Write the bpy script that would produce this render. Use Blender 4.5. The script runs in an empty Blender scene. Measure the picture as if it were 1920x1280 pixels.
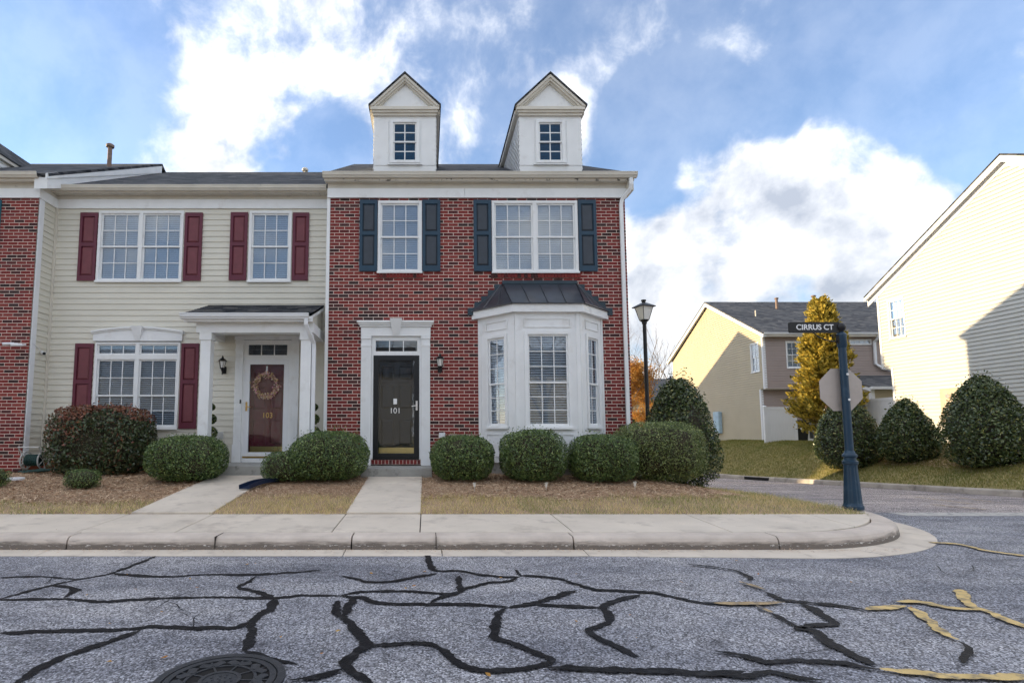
import bpy, math, random
import numpy as np
from mathutils import Matrix, Vector

R = math.radians
sc = bpy.context.scene
COL = sc.collection
rng = np.random.default_rng(7)
rnd = random.Random(11)

# ------------------------------------------------------------------ camera
# metres; X to the right along the house fronts, Y away from the street, Z up, road surface at z = 0
cam_d = bpy.data.cameras.new('camera')
cam = bpy.data.objects.new('camera', cam_d)
COL.objects.link(cam)
cam.location = (0, 0, 1.25)
cam.rotation_euler = (R(90) + math.atan(98 / 1050), 0, 0)
cam_d.sensor_fit = 'HORIZONTAL'
cam_d.sensor_width = 36
cam_d.lens = 36 * 1050 / 1920
cam_d.shift_x = 160 / 1920
cam_d.shift_y = 74 / 1920
cam_d.clip_start = .05
cam_d.clip_end = 3000
sc.camera = cam

# ------------------------------------------------------------------ sun, sky, exposure
SUN_TRAVEL = Vector((1, -.247, -.179)).normalized()
SUN_EL = math.asin(-SUN_TRAVEL.z)
SUN_AZ = math.atan2(-SUN_TRAVEL.x, -SUN_TRAVEL.y)      # clockwise from +Y
sun_d = bpy.data.lights.new('sun', 'SUN')
sun = bpy.data.objects.new('sun', sun_d)
COL.objects.link(sun)
sun_d.energy = .52              # low winter sun through haze
sun_d.angle = R(.6)
sun_d.color = (1, .78, .47)
sun.rotation_euler = SUN_TRAVEL.to_track_quat('-Z', 'Y').to_euler()
sun.location = (-30, 12, 20)

world = bpy.data.worlds.new('World')
sc.world = world
world.use_nodes = True
wt = world.node_tree
wt.nodes.clear()


class NT:
    """small helper to write node trees"""
    def __init__(s, tree):
        s.t = tree

    def n(s, kind, **kw):
        nd = s.t.nodes.new(kind)
        for k, v in kw.items():
            if k.startswith('i_'):
                key = k[2:]
                key = int(key) if key.isdigit() else key.replace('_', ' ')
                if hasattr(v, 'is_output') or isinstance(v, bpy.types.NodeSocket):
                    s.t.links.new(v, nd.inputs[key])
                else:
                    nd.inputs[key].default_value = v
            else:
                setattr(nd, k, v)
        return nd

    def math(s, op, a, b=0., c=None, clamp=False):
        nd = s.t.nodes.new('ShaderNodeMath')
        nd.operation = op
        nd.use_clamp = clamp
        for i, v in enumerate((a, b) if c is None else (a, b, c)):
            if isinstance(v, bpy.types.NodeSocket):
                s.t.links.new(v, nd.inputs[i])
            else:
                nd.inputs[i].default_value = v
        return nd.outputs[0]

    def mix(s, fac, a, b, blend='MIX'):
        nd = s.t.nodes.new('ShaderNodeMix')
        nd.data_type = 'RGBA'
        nd.blend_type = blend
        for i, v in ((0, fac), (6, a), (7, b)):
            if isinstance(v, bpy.types.NodeSocket):
                s.t.links.new(v, nd.inputs[i])
            elif i == 0:
                nd.inputs[i].default_value = v
            else:
                nd.inputs[i].default_value = (*v, 1) if len(v) == 3 else v
        return nd.outputs[2]

    def ramp(s, fac, stops, interp='LINEAR'):
        nd = s.t.nodes.new('ShaderNodeValToRGB')
        nd.color_ramp.interpolation = interp
        e = nd.color_ramp.elements
        while len(e) < len(stops):
            e.new(.5)
        for k, (p, c) in enumerate(stops):
            e[k].position = p
            e[k].color = (*c, 1) if not isinstance(c, float) else (c, c, c, 1)
        s.t.links.new(fac, nd.inputs[0])
        return nd.outputs[0]

    def noise(s, vec, scale, detail=4., rough=.55, dist=0.):
        nd = s.n('ShaderNodeTexNoise')
        nd.inputs['Scale'].default_value = scale
        nd.inputs['Detail'].default_value = detail
        nd.inputs['Roughness'].default_value = rough
        nd.inputs['Distortion'].default_value = dist
        if vec is not None:
            s.t.links.new(vec, nd.inputs['Vector'])
        return nd.outputs['Fac']


def build_sky():
    t = NT(wt)
    sky = t.n('ShaderNodeTexSky', sky_type='NISHITA', sun_disc=False)
    sky.sun_elevation = SUN_EL
    sky.sun_rotation = SUN_AZ
    sky.air_density = 1.0
    sky.dust_density = .2
    sky.ozone_density = 3.0
    d = t.n('ShaderNodeTexCoord').outputs['Generated']
    sep = t.n('ShaderNodeSeparateXYZ', i_0=d)
    z = sep.outputs[2]
    # cumulus: broad masses broken up by turbulent edges; the same field sampled a little towards
    # the sun gives lit rims and grey bases
    def density(vec):
        warp = t.n('ShaderNodeTexNoise')
        warp.inputs['Scale'].default_value = 3.1
        warp.inputs['Detail'].default_value = 4
        t.t.links.new(vec, warp.inputs['Vector'])
        off = t.n('ShaderNodeVectorMath', operation='SCALE')
        t.t.links.new(warp.outputs['Color'], off.inputs[0])
        off.inputs['Scale'].default_value = .13
        dv = t.n('ShaderNodeVectorMath', operation='ADD')
        t.t.links.new(vec, dv.inputs[0])
        t.t.links.new(off.outputs[0], dv.inputs[1])
        dw = dv.outputs[0]
        big = t.noise(dw, 2.2, 6., .52)
        fine = t.noise(dw, 9.5, 6., .62)
        dens = t.math('ADD', t.math('MULTIPLY', big, .70), t.math('MULTIPLY', fine, .30))
        return dens, dw
    base, dw = density(d)
    dens = base
    for c, ang, w in CLOUDS:
        dot = t.n('ShaderNodeVectorMath', operation='DOT_PRODUCT')
        t.t.links.new(dw if w > 0 else d, dot.inputs[0])
        k = Vector(c).normalized()
        dot.inputs[1].default_value = k
        mr = t.n('ShaderNodeMapRange', interpolation_type='SMOOTHSTEP')
        sh = .065 * (k.x + k.y + k.z) if w > 0 else 0.      # the warp shifts the field by about this much
        mr.inputs['From Min'].default_value = math.cos(R(ang)) + sh
        mr.inputs['From Max'].default_value = math.cos(R(ang * .35)) + sh
        mr.inputs['To Max'].default_value = w
        t.t.links.new(dot.outputs['Value'], mr.inputs['Value'])
        dens = t.math('ADD', dens, mr.outputs[0])
    tow = t.n('ShaderNodeVectorMath', operation='ADD')
    t.t.links.new(d, tow.inputs[0])
    tow.inputs[1].default_value = (-.035, .0, .06)
    base2, _ = density(tow.outputs[0])
    cover = t.n('ShaderNodeMapRange', interpolation_type='SMOOTHSTEP')
    cover.inputs['From Min'].default_value = .42
    cover.inputs['From Max'].default_value = .575
    t.t.links.new(dens, cover.inputs['Value'])
    lit = t.math('MULTIPLY_ADD', t.math("SUBTRACT", base, base2), 4.8, .55, clamp=True)
    thick = t.math('MULTIPLY', t.math('SUBTRACT', dens, .56), 2.4, clamp=True)
    body = t.noise(dw, 5.2, 6., .6)
    shade = t.math('SUBTRACT', t.math('MULTIPLY_ADD', t.math('SUBTRACT', body, .5), .9, lit), thick, clamp=True)
    ccol = t.ramp(shade, [(.06, (.33, .36, .42)), (.34, (.50, .52, .56)), (.60, (.70, .70, .71)), (.92, (.92, .90, .86))])
    # a cloud deck is brightest overhead and greyer towards the horizon, where it is seen edge-on
    deck = t.math('MULTIPLY', t.math('MULTIPLY_ADD', t.math('MAXIMUM', z, 0.), .45, .70), CLOUD_GAIN)
    cloudcol = t.mix(1., ccol, t.n('ShaderNodeCombineColor', i_0=deck, i_1=deck, i_2=deck).outputs[0], 'MULTIPLY')
    skyc = t.mix(1., sky.outputs[0], SKY_TINT, 'MULTIPLY')
    # haze of thin cirrus everywhere
    veil = t.math('MULTIPLY_ADD', cover.outputs[0], .82, .13)
    col = t.mix(veil, skyc, cloudcol)
    bg = t.n('ShaderNodeBackground', i_1=SKY_STRENGTH)
    t.t.links.new(col, bg.inputs[0])
    out = t.n('ShaderNodeOutputWorld')
    t.t.links.new(bg.outputs[0], out.inputs[0])


SKY_STRENGTH = .13
SKY_TINT = (.180, .166, .172)
CLOUD_GAIN = 1.0
# heaps of cumulus (positive) and clear gaps (negative): (direction, half-angle in degrees, weight)
CLOUDS = [
    ((0.495, 0.814, 0.290), 15, 0.13),
    ((0.417, 0.849, 0.300), 9, 0.07),
    ((0.596, 0.762, 0.230), 11, 0.09),
    ((-0.08, 0.785, 0.614), 20, -0.05),
    ((0.201, 0.792, 0.577), 14, -0.01),
    ((-0.302, 0.814, 0.497), 7, 0.07),
    ((0.647, 0.669, 0.366), 6, 0.07),
    ((-0.542, 0.734, 0.41), 15, -0.20),
    ((-0.486, 0.718, 0.499), 9, -0.10),
    ((0.575, 0.70, 0.425), 9, -0.20),
    ((0.366, 0.816, 0.447), 8, -0.19),
    ((-0.20, 0.865, 0.44), 8, -0.10),
    ((0.70, 0.66, 0.27), 7, -0.20),
    ((0.16, 0.87, 0.46), 6, -0.08),
]

build_sky()

vs = sc.view_settings
vs.view_transform = 'Standard'
vs.look = 'None'
vs.exposure = 4.05
vs.gamma = 1
vs.use_curve_mapping = False
sc.cycles.use_denoising = True
sc.cycles.use_adaptive_sampling = True
sc.cycles.adaptive_threshold = .02
sc.cycles.max_bounces = 8
sc.cycles.diffuse_bounces = 3
sc.cycles.glossy_bounces = 3
sc.cycles.transparent_max_bounces = 8
sc.cycles.sample_clamp_indirect = 6


# ------------------------------------------------------------------ materials
MATS = {}


def mat(name, col, rough=.6, var=.12, scale=6., bump=0., bscale=60., spec=.4, stain=None, metal=0., attr=None, detail=4.):
    """painted / mineral surface: base colour with cloudy variation, optional fine relief and stains"""
    if name in MATS:
        return MATS[name]
    m = bpy.data.materials.new(name)
    m.use_nodes = True
    t = NT(m.node_tree)
    b = m.node_tree.nodes['Principled BSDF']
    co = t.n('ShaderNodeTexCoord').outputs['Object']
    f = t.noise(co, scale, detail)
    lo = tuple(c * (1 - var) for c in col)
    hi = tuple(min(1, c * (1 + var)) for c in col)
    c = t.ramp(f, [(.3, lo), (.7, hi)])
    if stain:
        scol, sscale, lo_, hi_ = stain
        sf = t.noise(co, sscale, 6., .65)
        mr = t.n('ShaderNodeMapRange')
        mr.inputs['From Min'].default_value = lo_
        mr.inputs['From Max'].default_value = hi_
        t.t.links.new(sf, mr.inputs['Value'])
        c = t.mix(mr.outputs[0], c, scol)
    t.t.links.new(c, b.inputs['Base Color'])
    b.inputs['Roughness'].default_value = rough
    b.inputs['Specular IOR Level'].default_value = spec
    b.inputs['Metallic'].default_value = metal
    if bump:
        nf = t.noise(co, bscale, 5., .6)
        bn = t.n('ShaderNodeBump')
        bn.inputs['Strength'].default_value = bump
        bn.inputs['Distance'].default_value = .01
        t.t.links.new(nf, bn.inputs['Height'])
        t.t.links.new(bn.outputs[0], b.inputs['Normal'])
    MATS[name] = m
    return m


def ramp_mat(name, stops, rough=.6, spec=.35, trans=0., noise=None, bump=0., bscale=40., interp='LINEAR', uneven=.0):
    """pieces that each have their own tone: a random value per face (attribute 'tone') or per object picks from the ramp"""
    if name in MATS:
        return MATS[name]
    m = bpy.data.materials.new(name)
    m.use_nodes = True
    t = NT(m.node_tree)
    b = m.node_tree.nodes['Principled BSDF']
    at = t.n('ShaderNodeAttribute', attribute_name='tone').outputs['Fac']
    ob = t.n('ShaderNodeObjectInfo').outputs['Random']
    v = t.math('FRACT', t.math('ADD', at, ob))
    c = t.ramp(v, stops, interp)
    if uneven:
        co = t.n('ShaderNodeTexCoord').outputs['Object']
        nz = t.noise(co, noise or 12., 5., .65)
        k = t.ramp(nz, [(.25, (1 - uneven,) * 3), (.75, (1 + uneven,) * 3)])
        c = t.mix(1., c, k, 'MULTIPLY')
    t.t.links.new(c, b.inputs['Base Color'])
    b.inputs['Roughness'].default_value = rough
    b.inputs['Specular IOR Level'].default_value = spec
    if bump:
        co = t.n('ShaderNodeTexCoord').outputs['Object']
        bn = t.n('ShaderNodeBump')
        bn.inputs['Strength'].default_value = bump
        bn.inputs['Distance'].default_value = .006
        t.t.links.new(t.noise(co, bscale, 5., .65), bn.inputs['Height'])
        t.t.links.new(bn.outputs[0], b.inputs['Normal'])
    if trans:
        tr = t.n('ShaderNodeBsdfTranslucent')
        t.t.links.new(c, tr.inputs[0])
        mx = t.n('ShaderNodeMixShader')
        mx.inputs[0].default_value = trans
        t.t.links.new(b.outputs[0], mx.inputs[1])
        t.t.links.new(tr.outputs[0], mx.inputs[2])
        out = [n for n in m.node_tree.nodes if n.type == 'OUTPUT_MATERIAL'][0]
        t.t.links.new(mx.outputs[0], out.inputs[0])
    MATS[name] = m
    return m


def glass_mat(name, tint=(.9, .95, 1.), refl=.12, rough=.0, wobble=0.):
    m = bpy.data.materials.new(name)
    m.use_nodes = True
    t = NT(m.node_tree)
    m.node_tree.nodes.remove(m.node_tree.nodes['Principled BSDF'])
    tr = t.n('ShaderNodeBsdfTransparent', i_0=(*tint, 1))
    gl = t.n('ShaderNodeBsdfGlossy', i_0=(.95, .97, 1, 1))
    gl.inputs['Roughness'].default_value = rough
    lw = t.n('ShaderNodeLayerWeight')
    lw.inputs[0].default_value = .35
    fac = t.math('ADD', t.math('MULTIPLY', lw.outputs['Fresnel'], .55), refl, clamp=True)
    if wobble:
        bn = t.n('ShaderNodeBump')
        bn.inputs['Strength'].default_value = wobble
        bn.inputs['Distance'].default_value = .02
        t.t.links.new(t.noise(t.n('ShaderNodeTexCoord').outputs['Object'], 3.5, 2.), bn.inputs['Height'])
        t.t.links.new(bn.outputs[0], gl.inputs['Normal'])
    mx = t.n('ShaderNodeMixShader')
    t.t.links.new(fac, mx.inputs[0])
    t.t.links.new(tr.outputs[0], mx.inputs[1])
    t.t.links.new(gl.outputs[0], mx.inputs[2])
    out = [n for n in m.node_tree.nodes if n.type == 'OUTPUT_MATERIAL'][0]
    t.t.links.new(mx.outputs[0], out.inputs[0])
    MATS[name] = m
    return m


def asphalt_mat(name, tint, light=.80, warm=0.):
    m = bpy.data.materials.new(name)
    m.use_nodes = True
    t = NT(m.node_tree)
    b = m.node_tree.nodes['Principled BSDF']
    co = t.n('ShaderNodeTexCoord').outputs['Object']
    vor = t.n('ShaderNodeTexVoronoi')
    vor.inputs['Scale'].default_value = 105.
    t.t.links.new(co, vor.inputs['Vector'])
    stone = t.ramp(vor.outputs['Color'], [(.22, (.095, .095, .10)), (.5, (.26, .26, .27)), (.78, (light * .62, light * .63, light * .66)), (.95, (light, light * 1.0, light * 1.03))])
    big = t.noise(co, .55, 5., .6)
    wear = t.ramp(big, [(.3, (.62, .63, .68)), (.7, (1.12, 1.1, 1.08))])
    c = t.mix(1., stone, wear, 'MULTIPLY')
    c = t.mix(1., c, tint, 'MULTIPLY')
    # oily spots, tyre-polished lanes along the street and dusty patches
    mp = t.n('ShaderNodeMapping')
    mp.inputs['Scale'].default_value = (.22, 1.5, 1.)
    t.t.links.new(co, mp.inputs['Vector'])
    lane = t.ramp(t.noise(mp.outputs[0], 1.1, 5., .6), [(.34, (.66, .67, .70)), (.52, (1., 1., 1.)), (.75, (1.16, 1.14, 1.10))])
    c = t.mix(1., c, lane, 'MULTIPLY')
    sp = t.noise(co, 2.4, 6., .7)
    k = t.ramp(sp, [(.30, (.55, .55, .57)), (.48, (1., 1., 1.)), (.80, (1.12, 1.1, 1.06))])
    c = t.mix(1., c, k, 'MULTIPLY')
    t.t.links.new(c, b.inputs['Base Color'])
    b.inputs['Roughness'].default_value = .82
    b.inputs['Specular IOR Level'].default_value = .3
    bn = t.n('ShaderNodeBump')
    bn.inputs['Strength'].default_value = .55
    bn.inputs['Distance'].default_value = .006
    t.t.links.new(vor.outputs['Distance'], bn.inputs['Height'])
    t.t.links.new(bn.outputs[0], b.inputs['Normal'])
    MATS[name] = m
    return m


def shingle_mat(name, stops):
    m = bpy.data.materials.new(name)
    m.use_nodes = True
    t = NT(m.node_tree)
    b = m.node_tree.nodes['Principled BSDF']
    co = t.n('ShaderNodeTexCoord').outputs['Object']
    mp = t.n('ShaderNodeMapping')
    mp.inputs['Scale'].default_value = (3.2, 3.2, 13.)
    t.t.links.new(co, mp.inputs['Vector'])
    vor = t.n('ShaderNodeTexVoronoi')
    vor.inputs['Scale'].default_value = 1.
    t.t.links.new(mp.outputs[0], vor.inputs['Vector'])
    g = t.noise(co, 60., 3., .6)
    v = t.math('ADD', t.math('MULTIPLY', vor.outputs['Color'], .75), t.math('MULTIPLY', g, .3))
    t.t.links.new(t.ramp(v, stops), b.inputs['Base Color'])
    b.inputs['Roughness'].default_value = .9
    b.inputs['Specular IOR Level'].default_value = .2
    bn = t.n('ShaderNodeBump')
    bn.inputs['Strength'].default_value = .6
    bn.inputs['Distance'].default_value = .02
    t.t.links.new(v, bn.inputs['Height'])
    t.t.links.new(bn.outputs[0], b.inputs['Normal'])
    MATS[name] = m
    return m


WHITE = mat('white_trim_paint', (.82, .83, .83), .5, .04, 3., stain=((.64, .62, .59), 2.6, .56, .80))
WHITE2 = mat('white_vinyl', (.78, .79, .81), .4, .03, 3.)
CREAMTRIM = mat('cream_aluminium', (.66, .62, .54), .45, .06, 3., stain=((.33, .30, .26), 7., .64, .8))
STAINED = mat('cream_fascia_stained', (.66, .61, .53), .5, .06, 3., stain=((.05, .045, .04), 7., .56, .64))
SIDING = mat('beige_vinyl_siding', (.68, .65, .56), .55, .05, 1.2, bump=.08, bscale=90.)
SIDINGA = mat('tan_vinyl_siding', (.50, .43, .30), .55, .05, 1.)
SIDINGB = mat('cream_vinyl_siding', (.55, .54, .49), .55, .04, 1.)
TAUPE = mat('taupe_vinyl_siding', (.37, .30, .27), .55, .05, 1.)
HOUSEWRAP = mat('wall_sheathing', (.30, .29, .25), .8)
MORTAR = mat('pale_mortar', (.74, .62, .55), .9, .10, 14.)
BRICK = ramp_mat('red_brick', [(0., (.20, .036, .033)), (.22, (.26, .050, .042)), (.45, (.17, .032, .032)), (.66, (.23, .043, .038)), (.74, (.13, .03, .03)),
                               (.84, (.070, .032, .030)), (.93, (.042, .030, .029)), (1., (.12, .035, .034))], .85, .2, uneven=.42, noise=15., bump=.5, bscale=70.)
BRICKBASE = ramp_mat('orange_brick', [(0., (.36, .12, .06)), (.6, (.30, .09, .05)), (1., (.24, .07, .045))], .85, .2, uneven=.25, noise=26., bump=.5, bscale=70.)
NAVY = mat('navy_shutter_paint', (.018, .050, .085), .45, .12, 8.)
NAVYPANEL = mat('charcoal_shutter_panel', (.045, .055, .070), .5, .1, 8.)
MAROON = mat('maroon_shutter_paint', (.125, .022, .040), .45, .1, 8.)
MAROONP = mat('faded_maroon_panel', (.17, .045, .055), .5, .1, 8.)
TEAL = mat('teal_shutter_paint', (.02, .16, .22), .45, .1, 8.)
BLACK = mat('black_door_paint', (.010, .011, .013), .3, .1, 8.)
DOORRED = mat('burgundy_door_paint', (.20, .022, .034), .35, .1, 6.)
GOLD = mat('brass', (.75, .50, .18), .28, .05, 9., metal=1.)
NICKEL = mat('brushed_nickel', (.75, .74, .72), .3, .05, 9., metal=1.)
ROOFDARK = shingle_mat('charcoal_shingles', [(.2, (.016, .019, .024)), (.5, (.045, .050, .058)), (.85, (.12, .12, .125))])
ROOFA = shingle_mat('slate_grey_shingles', [(.2, (.05, .052, .058)), (.5, (.085, .088, .096)), (.9, (.16, .155, .15))])
SHINGLE = ramp_mat('asphalt_shingle_tab', [(0., (.020, .023, .029)), (.4, (.040, .044, .052)), (.75, (.075, .077, .083)), (1., (.12, .115, .11))], .9, .2, uneven=.35, noise=40., bump=.5, bscale=150.)
BAYROOF = mat('dark_bronze_metal_roof', (.040, .048, .062), .30, .25, 4., spec=.7, stain=((.075, .075, .08), 3., .55, .8))
FLASH = mat('navy_flashing', (.022, .045, .062), .4, .15, 9.)
GLASS = glass_mat('window_glass', refl=.045)
GLASSD = glass_mat('storm_door_glass', refl=.05, wobble=.10)
DARKGLASS = mat('dormer_dark_glass', (.010, .045, .095), .15, .3, 4., spec=.25)
BLIND = mat('white_blind_slats', (.84, .85, .86), .5, .04, 3.)
ROOM = mat('dim_room', (.10, .115, .13), .9, .2, 3.)
CURTAIN = mat('amber_curtain', (.50, .34, .14), .8, .2, 8.)
CONC = mat('pale_concrete', (.64, .565, .475), .85, .10, 1.6, bump=.35, bscale=160., stain=((.40, .34, .29), 3.4, .53, .78))


def kerb_mat():
    """pale concrete, its street face scuffed and splashed with road grime in ragged streaks"""
    m = bpy.data.materials.new('weathered_curb_concrete')
    m.use_nodes = True
    t = NT(m.node_tree)
    b = m.node_tree.nodes['Principled BSDF']
    co = t.n('ShaderNodeTexCoord').outputs['Object']
    c = t.ramp(t.noise(co, 3., 5., .6), [(.3, (.50, .43, .37)), (.7, (.68, .59, .51))])
    z = t.n('ShaderNodeSeparateXYZ', i_0=co).outputs[2]
    mp = t.n('ShaderNodeMapping')
    mp.inputs['Scale'].default_value = (1.3, 1.3, 9.)
    t.t.links.new(co, mp.inputs['Vector'])
    n1 = t.noise(mp.outputs[0], 2.6, 7., .68)
    splash = t.math('SUBTRACT', .172, t.math('MULTIPLY_ADD', n1, .13, z))
    k = t.math('MULTIPLY', splash, 26., clamp=True)
    c = t.mix(t.math('MULTIPLY', k, .95), c, (.155, .13, .11))
    n2 = t.noise(mp.outputs[0], 5.5, 6., .7)
    tar = t.math('MULTIPLY', t.math('SUBTRACT', .085, t.math('MULTIPLY_ADD', n2, .13, z)), 60., clamp=True)
    c = t.mix(tar, c, (.035, .030, .028))
    n3 = t.noise(mp.outputs[0], 11., 4., .7)
    band = t.math('MULTIPLY', t.math('LESS_THAN', t.math('ABSOLUTE', t.math('SUBTRACT', z, .062)), .012), t.math('GREATER_THAN', n3, .60))
    c = t.mix(band, c, (.74, .70, .66))
    t.t.links.new(c, b.inputs['Base Color'])
    b.inputs['Roughness'].default_value = .88
    bn = t.n('ShaderNodeBump')
    bn.inputs['Strength'].default_value = .45
    bn.inputs['Distance'].default_value = .01
    t.t.links.new(t.noise(co, 120., 5., .6), bn.inputs['Height'])
    t.t.links.new(bn.outputs[0], b.inputs['Normal'])
    MATS[m.name] = m
    return m


CURB = kerb_mat()
CURB2 = mat('plain_kerb_concrete', (.42, .37, .32), .88, .18, 2., bump=.4, bscale=120., stain=((.17, .15, .13), 3., .5, .75))
STEP = mat('grey_step_concrete', (.34, .34, .32), .85, .15, 3., bump=.3, bscale=120., stain=((.10, .10, .095), 4.4, .55, .75))
JOINT = mat('dark_joint_soil', (.05, .042, .036), .95)
ASPH = asphalt_mat('worn_asphalt', (1.0, 1.0, 1.03))
ASPH2 = asphalt_mat('sun_tinted_asphalt', (1.30, 1.14, 1.05))  # warmer, lighter tint puts low sunlight on the side street into the colour
SEAL = mat('black_crack_sealant', (.006, .006, .008), .55, .45, 12., bump=.6, bscale=60., spec=.15, stain=((.040, .040, .044), 16., .52, .75))
YELLOW = mat('worn_yellow_paint', (.62, .45, .19), .8, .15, 8., bump=.4, bscale=90., stain=((.20, .17, .13), 13., .48, .66))
FADEDYELLOW = mat('faded_yellow_paint', (.40, .29, .16), .8, .2, 8., bump=.4, bscale=90., stain=((.12, .115, .115), 14., .45, .62))
WHITEPAINT = mat('white_road_paint', (.50, .48, .45), .8, .15, 9., stain=((.2, .2, .2), 9., .45, .65))
IRON = mat('cast_iron', (.055, .058, .066), .45, .2, 18., bump=.3, bscale=90., metal=.6)
OPENSHADE = mat('opening_shade_black', (.008, .007, .007), .9)  # near-black colour stands for the shade inside openings
POSTBLUE = mat('navy_post_paint', (.012, .040, .075), .38, .15, 5., stain=((.05, .09, .13), 5., .55, .8))
POSTBLACK = mat('black_lamp_paint', (.012, .012, .014), .4, .1, 5.)
SIGNBLACK = mat('black_sign_face', (.012, .012, .013), .45, .05, 5.)
SIGNWHITE = mat('white_sign_letters', (.82, .82, .82), .5, .02, 5.)
ALU = mat('bare_aluminium_sign_back', (.50, .44, .40), .5, .10, 3., metal=.25, stain=((.38, .33, .29), 3., .45, .8))
STOPRED = mat('stop_sign_red', (.55, .02, .03), .4, .05, 5.)
LAMPGLASS = mat('frosted_lamp_glass', (.80, .78, .74), .35, .04, 5.)
SOIL = mat('brown_soil', (.36, .25, .16), .95, .25, 3., bump=.5, bscale=50.)
TURF = mat('dormant_turf_soil', (.30, .25, .11), .95, .3, 3., bump=.5, bscale=50.)
GROUND = mat('distant_ground', (.13, .12, .055), .95, .3, .2)
MULCH = ramp_mat('wood_mulch_chips', [(0., (.22, .11, .065)), (.25, (.44, .27, .165)), (.55, (.62, .44, .29)), (.85, (.80, .63, .45)), (1., (.30, .15, .085))], .9, .15)
GRASS = ramp_mat('dormant_bermuda_blades', [(0., (.78, .62, .33)), (.3, (.66, .53, .25)), (.55, (.42, .39, .15)), (.8, (.20, .25, .07)), (1., (.82, .67, .40))], .8, .2, trans=.25)
LAWN = ramp_mat('green_lawn_blades', [(0., (.30, .26, .08)), (.35, (.19, .21, .055)), (.7, (.12, .165, .04)), (1., (.38, .30, .11))], .8, .2, trans=.25)
BOX = ramp_mat('boxwood_leaves', [(0., (0.032, 0.065, 0.019)), (.35, (0.073, 0.130, 0.036)), (.7, (0.138, 0.218, 0.059)), (.93, (0.244, 0.324, 0.097)), (1., (0.389, 0.454, 0.179))], .36, .6, trans=.18)
BOXPALE = ramp_mat('pale_boxwood_leaves', [(0., (0.053, 0.083, 0.025)), (.35, (0.113, 0.164, 0.045)), (.7, (0.209, 0.269, 0.075)), (1., (0.419, 0.448, 0.179))], .36, .6, trans=.18)  # paler green leaf tones for the corner mound
HOLLY = ramp_mat('holly_leaves', [(0., (0.026, 0.046, 0.017)), (.4, (0.056, 0.089, 0.031)), (.75, (0.114, 0.154, 0.049)), (.95, (0.194, 0.227, 0.082)), (1., (0.486, 0.438, 0.130))], .26, .7, trans=.12)
PHOT = ramp_mat('photinia_green_leaves', [(0., (0.029, 0.052, 0.022)), (.4, (0.055, 0.084, 0.032)), (.8, (0.089, 0.121, 0.049)), (1., (0.145, 0.121, 0.065))], .28, .55, trans=.12)
PHOTRED = ramp_mat('photinia_red_leaves', [(0., (0.105, 0.056, 0.035)), (.4, (0.210, 0.079, 0.049)), (.8, (0.297, 0.105, 0.056)), (1., (0.105, 0.105, 0.044))], .32, .5, trans=.12)
CONIFER = ramp_mat('golden_arborvitae_sprays', [(0., (.12, .11, .02)), (.35, (.32, .26, .04)), (.7, (.52, .39, .06)), (1., (.68, .50, .10))], .6, .3, trans=.3)
AUTUMN = ramp_mat('orange_autumn_leaves', [(0., (0.413, 0.165, 0.038)), (.5, (0.495, 0.247, 0.053)), (1., (0.540, 0.345, 0.105))], .6, .25, trans=.4)
BARK = mat('grey_brown_bark', (.16, .12, .09), .9, .25, 8., bump=.5, bscale=30.)
SHRUBCORE = mat('shrub_core_dark', (.045, .035, .022), .9, .25, 8.)  # dark fill colour for the solid shrub cores
HOSE = mat('green_rubber_hose', (.012, .05, .045), .45)
REELGREY = mat('pale_grey_plastic', (.55, .55, .53), .5)
BINBLACK = mat('black_bin_plastic', (.014, .014, .015), .5)
METERBOX = mat('beige_utility_box', (.46, .38, .29), .55)
PINK = ramp_mat('dried_pink_flowers', [(0., (.62, .28, .38)), (.4, (.60, .42, .22)), (.7, (.35, .25, .12)), (1., (.72, .55, .50))], .7, .2)
POT = mat('white_glazed_pot', (.74, .75, .76), .35)
BLUEBOX = mat('pale_blue_box', (.40, .55, .66), .5)


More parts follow.
